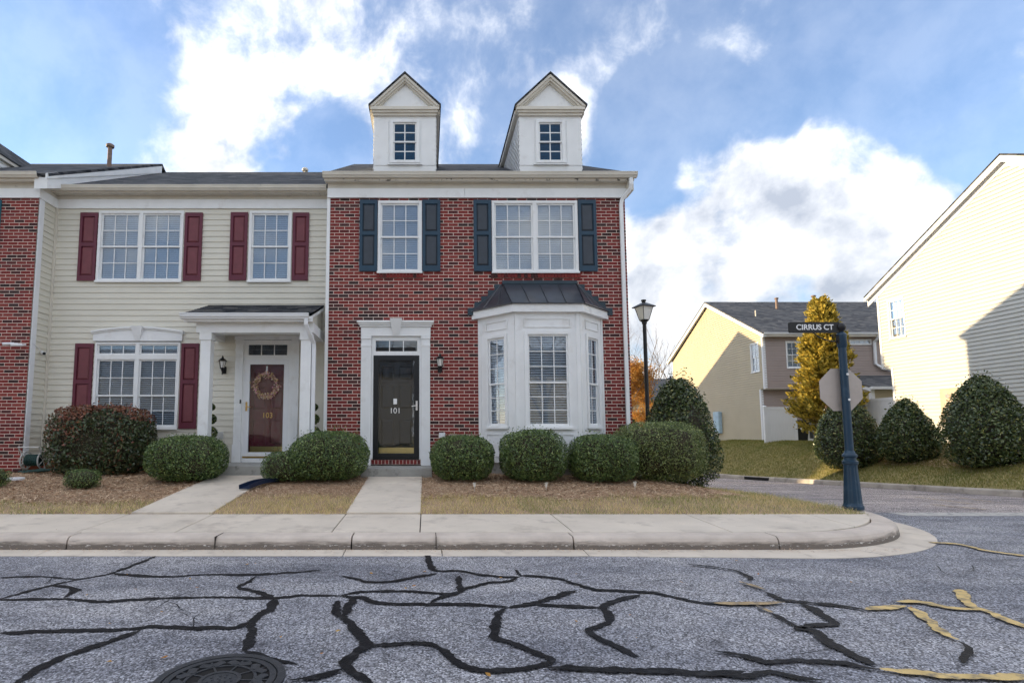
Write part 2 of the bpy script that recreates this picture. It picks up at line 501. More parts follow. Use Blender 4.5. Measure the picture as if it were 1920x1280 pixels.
# ------------------------------------------------------------------ mesh helpers
class MB:
    def __init__(s):
        s.v, s.f = [], []

    def add(s, verts, faces):
        o = len(s.v)
        s.v += [tuple(p) for p in verts]
        s.f += [tuple(o + i for i in q) for q in faces]
        return s

    def box(s, x0, x1, y0, y1, z0, z1):
        return s.add([(x0, y0, z0), (x1, y0, z0), (x1, y1, z0), (x0, y1, z0), (x0, y0, z1), (x1, y0, z1), (x1, y1, z1), (x0, y1, z1)],
                     [(0, 3, 2, 1), (4, 5, 6, 7), (0, 1, 5, 4), (1, 2, 6, 5), (2, 3, 7, 6), (3, 0, 4, 7)])

    def prism(s, a, b):
        """closed solid between two matching point loops"""
        n = len(a)
        return s.add(list(a) + list(b), [tuple(range(n))[::-1], tuple(range(n, 2 * n))] + [(i, (i + 1) % n, n + (i + 1) % n, n + i) for i in range(n)])

    def px(s, yz, x0, x1):
        return s.prism([(x0, y, z) for y, z in yz], [(x1, y, z) for y, z in yz])

    def py(s, xz, y0, y1):
        return s.prism([(x, y0, z) for x, z in xz], [(x, y1, z) for x, z in xz])

    def pz(s, xy, z0, z1):
        return s.prism([(x, y, z0) for x, y in xy], [(x, y, z1) for x, y in xy])

    def tube(s, pts, r, n=8):
        pts = [Vector(p) for p in pts]
        rs = r if isinstance(r, (list, tuple)) else [r] * len(pts)
        rings, prev = [], None
        for i, p in enumerate(pts):
            d = (pts[min(i + 1, len(pts) - 1)] - pts[max(i - 1, 0)]).normalized()
            if prev is None:
                u = d.orthogonal().normalized()
            else:
                u = (prev - d * prev.dot(d))
                u = u.normalized() if u.length > 1e-5 else d.orthogonal().normalized()
            prev = u
            w = d.cross(u)
            rings.append([p + (u * math.cos(2 * math.pi * k / n) + w * math.sin(2 * math.pi * k / n)) * rs[i] for k in range(n)])
        vs_ = [q for ring in rings for q in ring]
        fs = []
        for i in range(len(rings) - 1):
            for k in range(n):
                fs.append((i * n + k, i * n + (k + 1) % n, (i + 1) * n + (k + 1) % n, (i + 1) * n + k))
        fs.append(tuple(range(n))[::-1])
        fs.append(tuple((len(rings) - 1) * n + k for k in range(n)))
        return s.add(vs_, fs)

    def lathe(s, prof, cx=0, cy=0, n=20):
        vs_ = [(cx + r * math.cos(2 * math.pi * k / n), cy + r * math.sin(2 * math.pi * k / n), z) for r, z in prof for k in range(n)]
        fs = [(i * n + k, i * n + (k + 1) % n, (i + 1) * n + (k + 1) % n, (i + 1) * n + k) for i in range(len(prof) - 1) for k in range(n)]
        fs.append(tuple(range(n))[::-1])
        fs.append(tuple((len(prof) - 1) * n + k for k in range(n)))
        return s.add(vs_, fs)

    def mesh(s, name, smooth=False, fix=True):
        me = bpy.data.meshes.new(name)
        me.from_pydata(s.v, [], s.f)
        if fix:
            import bmesh
            bm = bmesh.new()
            bm.from_mesh(me)
            bmesh.ops.recalc_face_normals(bm, faces=bm.faces)
            bm.to_mesh(me)
            bm.free()
        if smooth:
            me.polygons.foreach_set('use_smooth', [True] * len(me.polygons))
            me.set_sharp_from_angle(angle=R(40))
        me.update()
        return me


WM = {}          # world matrix of every object made here
I4 = Matrix.Identity(4)


def link(o, parent, M):
    COL.objects.link(o)
    WM[o] = M.copy()
    if parent is not None:
        o.parent = parent
        o.matrix_basis = WM[parent].inverted() @ M
    else:
        o.matrix_basis = M
    return o


def obj(name, mb, m, parent=None, M=I4, smooth=False, bevel=0., kind=None, label=None, cat=None, group=None):
    me = mb.mesh(name, smooth) if isinstance(mb, MB) else mb
    if m is not None and not me.materials:
        me.materials.append(m)
    o = link(bpy.data.objects.new(name, me), parent, M)
    if bevel:
        b = o.modifiers.new('edge', 'BEVEL')
        b.width = bevel
        b.segments = 2
        b.limit_method = 'ANGLE'
        b.angle_limit = R(50)
    tag(o, label, cat, group, kind)
    return o


def tag(o, label=None, cat=None, group=None, kind=None):
    for k, v in (('label', label), ('category', cat), ('group', group), ('kind', kind)):
        if v:
            o[k] = v
    return o


def thing(name, loc, label, cat, group=None, kind=None):
    o = link(bpy.data.objects.new(name, None), None, Matrix.Translation(loc))
    o.empty_display_size = .2
    return tag(o, label, cat, group, kind)


def frame(x, y, ang=0., z=0.):
    """local frame of a wall: x along the wall as seen from outside, y into the wall, z up"""
    return Matrix.Translation((x, y, z)) @ Matrix.Rotation(R(ang), 4, 'Z')


UNITBOX = MB().box(0, 1, 0, 1, 0, 1).mesh('unit_block')


def unit(name, x0, x1, y0, y1, z0, z1, m, parent, M=I4, me=None):
    """a block that shares its mesh with all blocks of the same material"""
    key = 'block_' + m.name
    if key not in bpy.data.meshes:
        c = UNITBOX.copy()
        c.name = key
        c.materials.append(m)
    return obj(name, bpy.data.meshes[key], None, parent, M @ Matrix.Translation((x0, y0, z0)) @ Matrix.Diagonal((x1 - x0, y1 - y0, z1 - z0, 1)))


def cells(x0, x1, z0, z1, holes):
    """rectangles that tile a wall around its openings"""
    zs = sorted({z0, z1, *[min(max(h[2], z0), z1) for h in holes], *[min(max(h[3], z0), z1) for h in holes]})
    out = []
    for a, b in zip(zs, zs[1:]):
        zm = (a + b) / 2
        for s, e in spans(x0, x1, [h for h in holes if h[2] < zm < h[3]]):
            out.append((s, e, a, b))
    return out


def spans(x0, x1, holes):
    cur, out = x0, []
    for h in sorted(holes):
        if h[0] > cur:
            out.append((cur, min(h[0], x1)))
        cur = max(cur, h[1])
        if cur >= x1:
            break
    if cur < x1:
        out.append((cur, x1))
    return [(a, b) for a, b in out if b - a > .012]


def solid_wall(name, parent, m, M, x0, x1, z0, z1, y0, y1, holes=()):
    mb = MB()
    for a, b, c, d in cells(x0, x1, z0, z1, holes):
        mb.box(a, b, y0, y1, c, d)
    return obj(name, mb, m, parent, M)


def text(name, body, size, m, parent, M, extrude=.002, align='CENTER', bold=0.):
    cu = bpy.data.curves.new(name, 'FONT')
    cu.body = body
    cu.size = size
    cu.align_x = align
    cu.align_y = 'CENTER'
    cu.extrude = extrude
    cu.offset = bold
    cu.materials.append(m)
    tmp = bpy.data.objects.new(name, cu)
    COL.objects.link(tmp)
    dg = bpy.context.evaluated_depsgraph_get()
    me = bpy.data.meshes.new_from_object(tmp.evaluated_get(dg))
    me.name = name
    bpy.data.objects.remove(tmp)
    # the lettering stands upright facing -y of the wall frame
    return obj(name, me, m, parent, M @ Matrix.Rotation(R(90), 4, 'X'))


# ------------------------------------------------------------------ brick, siding, windows, shutters
BL, BH, MJ = .1905, .0545, .0132          # brick length, height, joint


def brick_wall(house, M, x0, x1, z0, z1, holes, score, shift=0., n_single=300, m=None):
    """mortar wall with running-bond bricks standing proud of it"""
    m = m or BRICK
    wall = solid_wall('brick_wall', house, MORTAR, M, x0, x1, z0, z1, 0, .1, holes)
    row_h = BH + MJ
    pieces = []
    k, z = 0, z0
    while z + .02 < z1:
        zt = min(z + BH, z1)
        x = x0 - rnd.random() * .004 - (0 if k % 2 else (BL + MJ) / 2) + shift
        zm = (z + zt) / 2
        hs = [h for h in holes if h[2] < zt - .004 and h[3] > z + .004]
        while x < x1:
            a, b = max(x, x0), min(x + BL, x1)
            if b > a:
                for s, e in spans(a, b, hs):
                    if e - s > .02:
                        pieces.append((s, e, z, zt))
            x += BL + MJ
        z += row_h
        k += 1
    pieces.sort(key=lambda p: score(p))
    single, rest = pieces[:n_single], pieces[n_single:]
    for s, e, a, b in single:
        unit('brick', s, e, -.0035 - rnd.random() * .002, .03, a, b, m, wall, M)
    if rest:
        mb = MB()
        for s, e, a, b in rest:
            mb.box(s, e, -.0035 - rnd.random() * .002, .03, a, b)
        o = obj('brick_courses', mb, m, wall, M, kind='stuff')
        at = o.data.attributes.new('tone', 'FLOAT', 'FACE')
        tones = np.repeat(rng.random(len(rest)), 6)
        at.data.foreach_set('value', tones.astype(np.float32))
    return wall


def siding(house, M, z0, z1, xmin, xmax, holes, m, exposure=.1235, wallname='siding_wall', proud=.016, flat=False):
    """horizontal lap boards, each one its own piece, on a sheathed wall; xmin / xmax may depend on the height"""
    fa = xmin if callable(xmin) else (lambda z: xmin)
    fb = xmax if callable(xmax) else (lambda z: xmax)
    mb = MB()
    z = z0
    rows = []
    while z < z1 - .02:
        zt = min(z + exposure, z1)
        rows.append((z, zt))
        z += exposure
    bits = []
    for a, b in rows:
        hs = [h for h in holes if h[2] < b - .003 and h[3] > a + .003]
        for s, e in spans(min(fa(a), fa(b)), max(fb(a), fb(b)), hs):
            sa, sb, ea, eb = max(s, fa(a)), max(s, fa(b)), min(e, fb(a)), min(e, fb(b))
            if ea - sa > .01 and eb > sb - 1e-6:
                bits.append((sa, ea, eb, sb, a, b, proud))
        for h in hs:                                  # slivers of the course below and above an opening
            if h[2] > a + .003:
                bits.append((h[0], h[1], h[1], h[0], a, h[2], proud))
            if h[3] < b - .003:
                bits.append((h[0], h[1], h[1], h[0], h[3], b, proud * (b - h[3]) / (b - a)))
    for sa, ea, eb, sb, a, b, q in bits:
        mb.prism([(sa, .004, a), (ea, .004, a), (eb, .004, b), (sb, .004, b)], [(sa, .09, a), (ea, .09, a), (eb, .09, b), (sb, .09, b)])
    wall = obj(wallname, mb, HOUSEWRAP, house, M)
    if flat:
        wall = house
    for sa, ea, eb, sb, a, b, q in bits:
        p = MB().prism([(sa, -q, a), (ea, -q, a), (eb, -.001, b), (sb, -.001, b)], [(sa, .003, a), (ea, .003, a), (eb, .003, b), (sb, .003, b)])
        obj('siding_board', p, m, wall, M)
    return wall


def window(house, M, x0, x1, z0, z1, units=1, cols=3, rows=(2, 2), casing=.055, sash=.035, mull=.075, split=.5, trim=None, blind='both', room=ROOM,
           name='window', muntin=.017, gl=None, proud=.03, sill=True, slat=.045, backing=None, flat=False):
    """double-hung window: frame with sashes and muntins, one pane per light, slatted blind and a dim room behind"""
    trim = trim or WHITE
    gl = gl or GLASS
    f = MB()
    f.box(x0, x1, -proud, .06, z1 - casing, z1)
    f.box(x0, x1, -proud, .06, z0, z0 + casing)
    f.box(x0, x0 + casing, -proud, .06, z0 + casing, z1 - casing)
    f.box(x1 - casing, x1, -proud, .06, z0 + casing, z1 - casing)
    if sill:
        f.box(x0 - .012, x1 + .012, -proud - .03, -proud + .002, z0 - .012, z0 + .028)
    ix0, ix1, iz0, iz1 = x0 + casing, x1 - casing, z0 + casing, z1 - casing
    w = (ix1 - ix0 - mull * (units - 1)) / units
    panes, blinds = [], []
    for u in range(units):
        a = ix0 + u * (w + mull)
        b = a + w
        if u:
            f.box(a - mull, a, -proud + .004, .06, iz0, iz1)
        if rows[1]:
            zm = iz0 + (iz1 - iz0) * split
            levels = [(iz0, zm + sash * .5, .028, rows[1]), (zm - sash * .5, iz1, .004, rows[0])]
        else:
            levels = [(iz0, iz1, .004, rows[0])]
        for la, lb, y, nr in levels:
            f.box(a, b, y, y + .024, la, la + sash)
            f.box(a, b, y, y + .024, lb - sash, lb)
            f.box(a, a + sash, y, y + .024, la + sash, lb - sash)
            f.box(b - sash, b, y, y + .024, la + sash, lb - sash)
            pa, pb, qa, qb = a + sash, b - sash, la + sash, lb - sash
            pw, ph = (pb - pa) / cols, (qb - qa) / nr
            for c in range(1, cols):
                f.box(pa + c * pw - muntin / 2, pa + c * pw + muntin / 2, y + .003, y + .021, qa, qb)
            for r_ in range(1, nr):
                f.box(pa, pb, y + .005, y + .019, qa + r_ * ph - muntin / 2, qa + r_ * ph + muntin / 2)
            for c in range(cols):
                for r_ in range(nr):
                    panes.append((pa + c * pw, pa + (c + 1) * pw, y + .010, y + .014, qa + r_ * ph, qa + (r_ + 1) * ph))
        blinds.append((a + .01, b - .01))
    part = obj(name, f, trim, house, M)
    if flat:                       # the window belongs to a part already: its pieces go beside it
        part = house
    for p in panes:
        unit('pane', *p, gl, part, M)
    rb = MB()
    rb.box(x0 + casing * .5, x1 - casing * .5, .55, .56, z0 + .01, z1 - .01)
    rb.box(x0 + casing * .5, x0 + casing * .5 + .01, .061, .55, z0 + .01, z1 - .01)
    rb.box(x1 - casing * .5 - .01, x1 - casing * .5, .061, .55, z0 + .01, z1 - .01)
    rb.box(x0 + casing * .5 + .01, x1 - casing * .5 - .01, .061, .55, z0 + .01, z0 + .02)
    rb.box(x0 + casing * .5 + .01, x1 - casing * .5 - .01, .061, .55, z1 - .02, z1 - .01)
    obj('room_recess', rb, room, part, M)
    if backing is not None:
        for a, b in blinds:
            obj('shade', MB().box(a, b, .075, .08, iz0, iz1), backing, part, M)
    elif blind:
        for a, b in blinds:
            bl = MB()
            zt = iz1 - .01
            zb = iz0 + .005 if blind == 'both' else iz0 + (iz1 - iz0) * blind
            z = zt
            while z > zb:
                bl.add([(a, .055, z), (b, .055, z), (b, .082, z - slat * .66), (a, .082, z - slat * .66), (a, .0562, z), (b, .0562, z), (b, .0832, z - slat * .66), (a, .0832, z - slat * .66)],
                       [(0, 1, 2, 3), (4, 7, 6, 5), (0, 4, 5, 1), (3, 2, 6, 7)])
                z -= slat
            obj('blind', bl, BLIND, part, M)
    return part


def shutter(house, M, x0, x1, z0, z1, m, mp, mid=.53):
    s = MB()
    st = .058
    zm = z0 + (z1 - z0) * mid
    s.box(x0, x0 + st, -.045, 0, z0, z1)
    s.box(x1 - st, x1, -.045, 0, z0, z1)
    s.box(x0 + st, x1 - st, -.044, 0, z1 - .085, z1)
    s.box(x0 + st, x1 - st, -.044, 0, z0, z0 + .115)
    s.box(x0 + st, x1 - st, -.044, 0, zm - .04, zm + .04)
    s.box(x0 + st, x1 - st, -.018, -.002, z0 + .115, z1 - .085)
    p = obj('shutter', s, m, house, M)
    for a, b in ((z0 + .115, zm - .04), (zm + .04, z1 - .085)):
        q = MB()
        xa, xb, g, e = x0 + st + .012, x1 - st - .012, .012, .028
        q.prism([(xa, -.019, a + g), (xb, -.019, a + g), (xb, -.019, b - g), (xa, -.019, b - g)],
                [(xa + e, -.040, a + g + e), (xb - e, -.040, a + g + e), (xb - e, -.040, b - g - e), (xa + e, -.040, b - g - e)])
        obj('panel', q, mp, p, M)
    return p


def gutter(house, M, x0, x1, yf, zt, m, d=.115, h=.105, caps=True):
    """ogee gutter hung in front of the fascia"""
    prof = [(yf, zt), (yf, zt - .018), (yf + .012, zt - .024), (yf + .012, zt - h * .55), (yf + .040, zt - h * .85), (yf + .046, zt - h), (yf + d, zt - h), (yf + d, zt - .02),
            (yf + d - .006, zt - .02), (yf + d - .006, zt - h + .006), (yf + .050, zt - h + .006), (yf + .018, zt - .03), (yf + .018, zt - .006), (yf + .006, zt)]
    return obj('gutter', MB().px(prof, x0, x1), m, house, M)


def downspout(house, M, pts, m, w=.075, d=.055):
    mb = MB()
    pts = [Vector(p) for p in pts]
    rings = []
    for i, p in enumerate(pts):
        t = (pts[min(i + 1, len(pts) - 1)] - pts[max(i - 1, 0)]).normalized()
        side = Vector((1, 0, 0))
        side = (side - t * side.dot(t)).normalized()
        n = t.cross(side).normalized()
        rings.append([p + side * sx * w / 2 + n * sy * d / 2 for sx, sy in ((-1, -1), (1, -1), (1, 1), (-1, 1))])
    v = [q for r_ in rings for q in r_]
    fs = [(i * 4 + k, i * 4 + (k + 1) % 4, i * 4 + 4 + (k + 1) % 4, i * 4 + 4 + k) for i in range(len(rings) - 1) for k in range(4)]
    fs += [(3, 2, 1, 0), tuple(4 * (len(rings) - 1) + k for k in range(4))]
    mb.add(v, fs)
    return obj('downspout', mb, m, house, M, bevel=.008)


def slab_roof(name, house, m, pts, thick=.06):
    """one roof slope as a solid slab; pts = 4 corners, counter-clockwise seen from above"""
    p = [Vector(q) for q in pts]
    n = (p[1] - p[0]).cross(p[3] - p[0]).normalized()
    return obj(name, MB().prism([q - n * thick for q in p], p), m, house)


# ------------------------------------------------------------------ doors, lanterns, dormers
def storm_door(house, M, x0, x1, z0, z1, fm, im, number, handle_left, name='door'):
    """storm door with a full glass, panelled house door behind it, brass kick plate, handle and house number"""
    st, rail_b, rail_t = .105, .085, .10
    f = MB()
    f.box(x0, x0 + st, -.01, .035, z0, z1)
    f.box(x1 - st, x1, -.01, .035, z0, z1)
    f.box(x0 + st, x1 - st, -.009, .034, z1 - rail_t, z1)
    f.box(x0 + st, x1 - st, -.009, .034, z0, z0 + rail_b)
    d = obj(name, f, fm, house, M, bevel=.004)
    gx0, gx1, gz0, gz1 = x0 + st, x1 - st, z0 + rail_b, z1 - rail_t
    unit('pane', gx0, gx1, .010, .016, gz0, gz1, GLASSD, d, M)
    slab = MB().box(x0 + .02, x1 - .02, .14, .18, z0, z1)
    xm = (x0 + x1) / 2
    for a, b in ((gx0 + .045, xm - .05), (xm + .05, gx1 - .045)):
        for c, e in ((gz0 + .16, gz0 + .68), (gz0 + .90, gz0 + 1.38), (gz0 + 1.48, gz1 - .10)):
            g = .035
            slab.prism([(a, .139, c), (b, .139, c), (b, .139, e), (a, .139, e)], [(a + g, .118, c + g), (b - g, .118, c + g), (b - g, .118, e - g), (a + g, .118, e - g)])
            slab.box(a - .02, b + .02, .130, .139, c - .02, c)
            slab.box(a - .02, b + .02, .130, .139, e, e + .02)
            slab.box(a - .02, a, .130, .139, c, e)
            slab.box(b, b + .02, .130, .139, c, e)
    obj('inner_door', slab, im, d, M)
    obj('kick_plate', MB().box(gx0 + .005, gx1 - .005, .108, .112, gz0, gz0 + .115), GOLD, d, M)
    obj('threshold', MB().box(x0, x1, -.03, .18, z0 - .035, z0 - .002), GOLD if handle_left else BLACK, d, M)
    hx = x0 + st * .5 if handle_left else x1 - st * .5
    hz = z0 + 1.03
    h = MB().box(hx - .018, hx + .018, -.020, -.011, hz - .09, hz + .10)
    h.tube([(hx, -.02, hz), (hx, -.055, hz), (hx + (.03 if handle_left else -.03), -.06, hz), (hx + (.10 if handle_left else -.10), -.06, hz - .012)], .009, 8)
    obj('handle', h, GOLD if handle_left else NICKEL, d, M, smooth=True)
    text('house_number', number, .155, GOLD if handle_left else SIGNWHITE, d, M @ Matrix.Translation((xm + (.03 if handle_left else -.02), .006, z0 + (.845 if handle_left else .93))))
    return d


def wall_lantern(house, M, x, z, glow=LAMPGLASS):
    b = MB()
    b.box(x - .045, x + .045, -.03, 0, z - .13, z + .02)
    b.tube([(x, -.03, z - .07), (x, -.09, z - .13), (x, -.13, z - .10), (x, -.13, z - .04)], .011, 8)
    b.lathe([(.004, z - .17), (.014, z - .14), (.010, z - .11), (.03, z - .05), (.05, z - .03), (.05, z - .02)], x, -.13, 12)
    for k in range(6):
        a = k * math.pi / 3
        b.tube([(x + .045 * math.cos(a), -.13 + .045 * math.sin(a), z - .02), (x + .072 * math.cos(a), -.13 + .072 * math.sin(a), z + .125)], .0045, 5)
    b.lathe([(.085, z + .12), (.088, z + .13), (.05, z + .17), (.022, z + .185), (.026, z + .20), (.008, z + .225), (.003, z + .245)], x, -.13, 12)
    p = obj('wall_lantern', b, POSTBLACK, house, M, smooth=True)
    g = MB().lathe([(.040, z - .02), (.064, z + .118)], x, -.13, 6)
    obj('lamp_glass', g, LAMPGLASS, p, M)
    return p


def roof_z(y):                        # front slope of the brick townhouses
    return 6.52 + .54 * (y - 10.98)


def dormer(house, cx, yf=11.20):
    M = frame(cx, yf)
    d = solid_wall('dormer', house, WHITE, M, -.645, .645, 6.56, 7.93, 0, .06, [(-.29, .29, 6.86, 7.78)])
    window(d, M, -.305, .305, 6.845, 7.795, cols=2, rows=(2, 2), casing=.062, sash=.03, gl=DARKGLASS, blind=None, flat=True, name='window_frame', muntin=.022)
    t = MB()
    t.box(-.64, -.345, -.010, 0, 6.80, 7.80)
    t.box(.345, .64, -.010, 0, 6.80, 7.80)
    t.box(-.36, .36, -.05, 0, 6.80, 6.83)
    obj('trim_board', t, WHITE, d, M)
    c = MB()
    c.box(-.665, .665, -.05, .06, 7.87, 7.92)
    c.box(-.69, .69, -.085, .06, 7.92, 7.965)
    c.box(-.715, .715, -.115, .06, 7.965, 8.03)
    obj('cornice', c, CREAMTRIM, d, M)
    k = .70 / .735
    def chev(o, i, y0, y1):
        # band between two gable outlines, o and i measured in from the outer edge
        def out(q):
            return [(-.735 + q * 1.45, 8.03), (0, 8.73 - q * 1.40), (.735 - q * 1.45, 8.03)]
        a, b = out(o), out(i)
        mb = MB()
        for s in (0, 1):
            mb.py([a[s], a[s + 1], b[s + 1], b[s]], y0, y1)
        return mb
    for n_, (o, i, y) in enumerate(((.0, .045, -.13), (.045, .085, -.10), (.085, .115, -.06))):
        obj('rake_moulding', chev(o, i, y, .0), CREAMTRIM, d, M)
    obj('gable_panel', MB().py([(-.60, 8.03), (0, 8.60), (.60, 8.03)], -.008, .05), WHITE, d, M)
    yb_e, yb_r = 10.98 + (8.04 - 6.52) / .54 - yf, 10.98 + (8.74 - 6.52) / .54 - yf
    for s in (-1, 1):
        lo, hi = (s * .755, -.15, 8.025), (0, -.15, 8.745)
        le, he = (s * .755, yb_e + .05, 8.025), (0, yb_r + .05, 8.745)
        p = [Vector(q) for q in (lo, le, he, hi)]
        up_ = Vector((0, 0, .035))
        obj('dormer_roof', MB().prism(p, [q + up_ for q in p]), ROOFDARK, d, M)
        # boxed eave along the side
        e = MB().box(min(s * .645, s * .735), max(s * .645, s * .735), .02, yb_e, 7.94, 8.02)
        obj('eave', e, CREAMTRIM, d, M)
    for s in (-1, 1):
        if s < 0:
            Ms = frame(cx - .645, 13.8, -90)
            xa = lambda z: 13.8 - (10.98 + (z - 6.52) / .54)
            siding(d, Ms, 6.62, 7.94, xa, 13.8 - yf - .006, [], WHITE, exposure=.105, flat=True, wallname='side_wall', proud=.02)
        else:
            Ms = frame(cx + .645, yf, 90)
            xb = lambda z: (10.98 + (z - 6.52) / .54) - yf
            siding(d, Ms, 6.62, 7.94, .006, xb, [], WHITE, exposure=.105, flat=True, wallname='side_wall', proud=.02)
    return d


def body(house, x0, x1, y0, y1, z0, ze, yr, zr, m, rake=WHITE):
    """side and rear walls with gable tops behind the front wall"""
    for x, t in ((x0, .1), (x1 - .1, .1)):
        obj('side_wall', MB().px([(y0, z0), (y1, z0), (y1, ze), (yr, zr - .08), (y0, ze)], x, x + t), m, house)
    obj('rear_wall', MB().box(x0 + .1, x1 - .1, y1 - .1, y1, z0, ze), m, house)


# ------------------------------------------------------------------ brick end townhouse, number 101
H1 = thing('brick_townhouse', (1.05, 11.2, .45), 'red brick end townhouse with two white dormers, bay window and black door 101', 'house')
F1 = frame(0, 11.2)
W1 = (-1.005, -.098, 4.509, 6.033)
W2 = (1.340, 3.110, 4.509, 6.033)
brick_wall(H1, F1, -1.99, 4.10, .42, 6.095,
           [W1, W2, (-1.30, .06, .40, 3.46), (1.12, 3.48, .40, 3.62)],
           lambda p: (p[1] - p[0] < .19, abs(p[2] - 2.35)))
window(H1, F1, *W1, cols=3, rows=(2, 2))
window(H1, F1, *W2, units=2, cols=3, rows=(2, 2))
for a, b in ((-1.378, -1.012), (-.090, .280), (.966, 1.330), (3.120, 3.490)):
    shutter(H1, F1, a, b, 4.540, 6.045, NAVY, NAVYPANEL)
# rowlock sills, each brick on edge
for a, b in ((-1.03, -.07), (1.31, 3.15)):
    sill = obj('brick_sill', MB().box(a, b, -.001, .05, 4.405, 4.495), MORTAR, H1, F1)
    n = int((b - a) / .0677)
    for i in range(n):
        x = a + (b - a) * i / n
        unit('brick', x + .004, x + (b - a) / n - .005, -.032, .0, 4.408, 4.492, BRICK, sill, F1)
# cornice
t = MB()
t.box(-2.05, 4.13, -.022, .1, 6.285, 6.41)
obj('frieze_board', t, CREAMTRIM, H1, F1)
t = MB()
t.box(-2.05, .78, -.045, .1, 6.112, 6.285)
t.box(.785, 4.13, -.045, .1, 6.112, 6.285)
t.box(-2.05, 4.13, -.052, .1, 6.088, 6.112)
obj('frieze_board', t, WHITE, H1, F1)
obj('soffit', MB().box(-2.09, 4.24, -.15, .0, 6.405, 6.42), CREAMTRIM, H1, F1)
obj('fascia', MB().box(-2.10, 4.25, -.165, -.15, 6.395, 6.52), STAINED, H1, F1)
gutter(H1, F1, -2.12, 4.29, -.28, 6.545, CREAMTRIM)
obj('cornice_return', MB().box(4.13, 4.24, -.15, .25, 6.20, 6.40), CREAMTRIM, H1, F1)
downspout(H1, F1, [(4.17, -.20, 6.44), (4.17, -.20, 6.30), (4.16, -.17, 6.22), (4.02, -.07, 6.04), (4.00, -.06, 5.94), (4.00, -.06, .62), (4.00, -.14, .50)], WHITE)
obj('corner_strip', MB().box(-2.058, -1.992, -.012, .55, .45, 6.09), WHITE, H1, F1)
slab_roof('roof', H1, ROOFDARK, [(-2.12, 10.98, 6.53), (4.28, 10.98, 6.53), (4.28, 15.70, 9.07), (-2.12, 15.70, 9.07)])
slab_roof('roof', H1, ROOFDARK, [(-2.12, 15.70, 9.07), (4.28, 15.70, 9.07), (4.28, 20.45, 6.50), (-2.12, 20.45, 6.50)])
body(H1, -1.99, 4.10, 11.301, 20.25, .45, 6.52, 15.70, 8.98, SIDING)
dormer(H1, -.457)
dormer(H1, 2.588)
# door surround
for a, b in ((-1.318, -1.115), (-.105, .068)):
    s = MB()
    s.box(a, b, -.05, .1, .62, 3.20)
    s.box(a - .008, b + .008, -.065, 0, .62, .93)
    s.box(a - .006, b + .006, -.065, 0, 2.99, 3.03)
    s.box(a - .006, b + .006, -.068, 0, 3.14, 3.19)
    n = 5
    for i in range(n):
        x = a + .03 + (b - a - .06) * i / (n - 1)
        s.box(x - .008, x + .008, -.058, -.05, .96, 2.96)
    obj('door_pilaster', s, WHITE, H1, F1)
s = MB()
s.box(-1.325, .078, -.055, .1, 3.20, 3.385)
s.box(-1.35, .10, -.085, .1, 3.385, 3.425)
s.box(-1.375, .125, -.115, .1, 3.425, 3.462)
s.box(-1.40, .145, -.145, .1, 3.462, 3.50)
obj('door_header', s, WHITE, H1, F1, bevel=.006)
obj('keystone', MB().prism([(-.685, -.06, 3.22), (-.545, -.06, 3.22), (-.545, .0, 3.22), (-.685, .0, 3.22)], [(-.735, -.19, 3.54), (-.495, -.19, 3.54), (-.495, .0, 3.54), (-.735, .0, 3.54)]), WHITE, H1, F1)
window(H1, F1, -1.112, -.108, 2.815, 3.195, cols=3, rows=(1, 0), casing=.062, sash=.02, name='transom_window', sill=False, blind=None, proud=.0)
s = MB()
s.box(-1.112, -1.072, -.005, .2, .74, 2.814)
s.box(-.148, -.108, -.005, .2, .74, 2.814)
obj('door_jamb', s, WHITE, H1, F1)
storm_door(H1, F1, -1.072, -.148, .766, 2.812, BLACK, BLACK, '101', False)
obj('delivery_notice', MB().box(-.665, -.595, .004, .0085, 1.83, 1.94), SIGNWHITE, H1, F1)
sillb = obj('brick_sill', MB().box(-1.105, -.115, -.02, .2, .635, .735), MORTAR, H1, F1)
for i in range(14):
    x = -1.10 + .98 * i / 14
    unit('brick', x + .006, x + .062, -.028, .0, .643, .727, BRICK, sillb, F1)
obj('door_step', MB().box(-1.20, .10, -.92, -.03, .35, .615), STEP, H1, F1, bevel=.012)
wall_lantern(H1, F1, .268, 2.60)
b = MB().box(.245, .370, -.02, 0, 1.165, 1.262)
b.box(.285, .33, -.034, -.02, 1.19, 1.24)
obj('outlet_cover', b, WHITE2, H1, F1, bevel=.006)
# bay window
BX, BHW, BFW, BD = 2.30, 1.255, .620, .66
bay = solid_wall('bay_window', H1, WHITE, frame(BX - BFW, 11.2 - BD), 0, 2 * BFW, .70, 3.56, 0, .07, [(.20, 1.04, 1.36, 3.16)])
slen = math.hypot(BHW - BFW, BD)
sang = math.degrees(math.atan2(BD, BHW - BFW))
MBf = frame(BX - BFW, 11.2 - BD)
MBl = frame(BX - BHW, 11.2, -sang)
MBr = frame(BX + BFW, 11.2 - BD, sang)
window(bay, MBf, .175, 1.065, 1.335, 3.185, cols=3, rows=(3, 3), casing=.06, flat=True, name='window_frame', split=.47, slat=.05)
for Ms in (MBl, MBr):
    solid_wall('bay_side', bay, WHITE, Ms, .0, slen, .70, 3.56, 0, .07, [(.23, .71, 1.37, 3.14)])
    window(bay, Ms, .205, .735, 1.345, 3.165, cols=2, rows=(3, 3), casing=.06, flat=True, name='window_frame', split=.47, slat=.05)


def moulding(mb, x0, x1, z0, z1, w=.022, y=-.016):
    mb.box(x0, x1, y, 0, z1 - w, z1)
    mb.box(x0, x1, y, 0, z0, z0 + w)
    mb.box(x0, x0 + w, y, 0, z0 + w, z1 - w)
    mb.box(x1 - w, x1, y, 0, z0 + w, z1 - w)


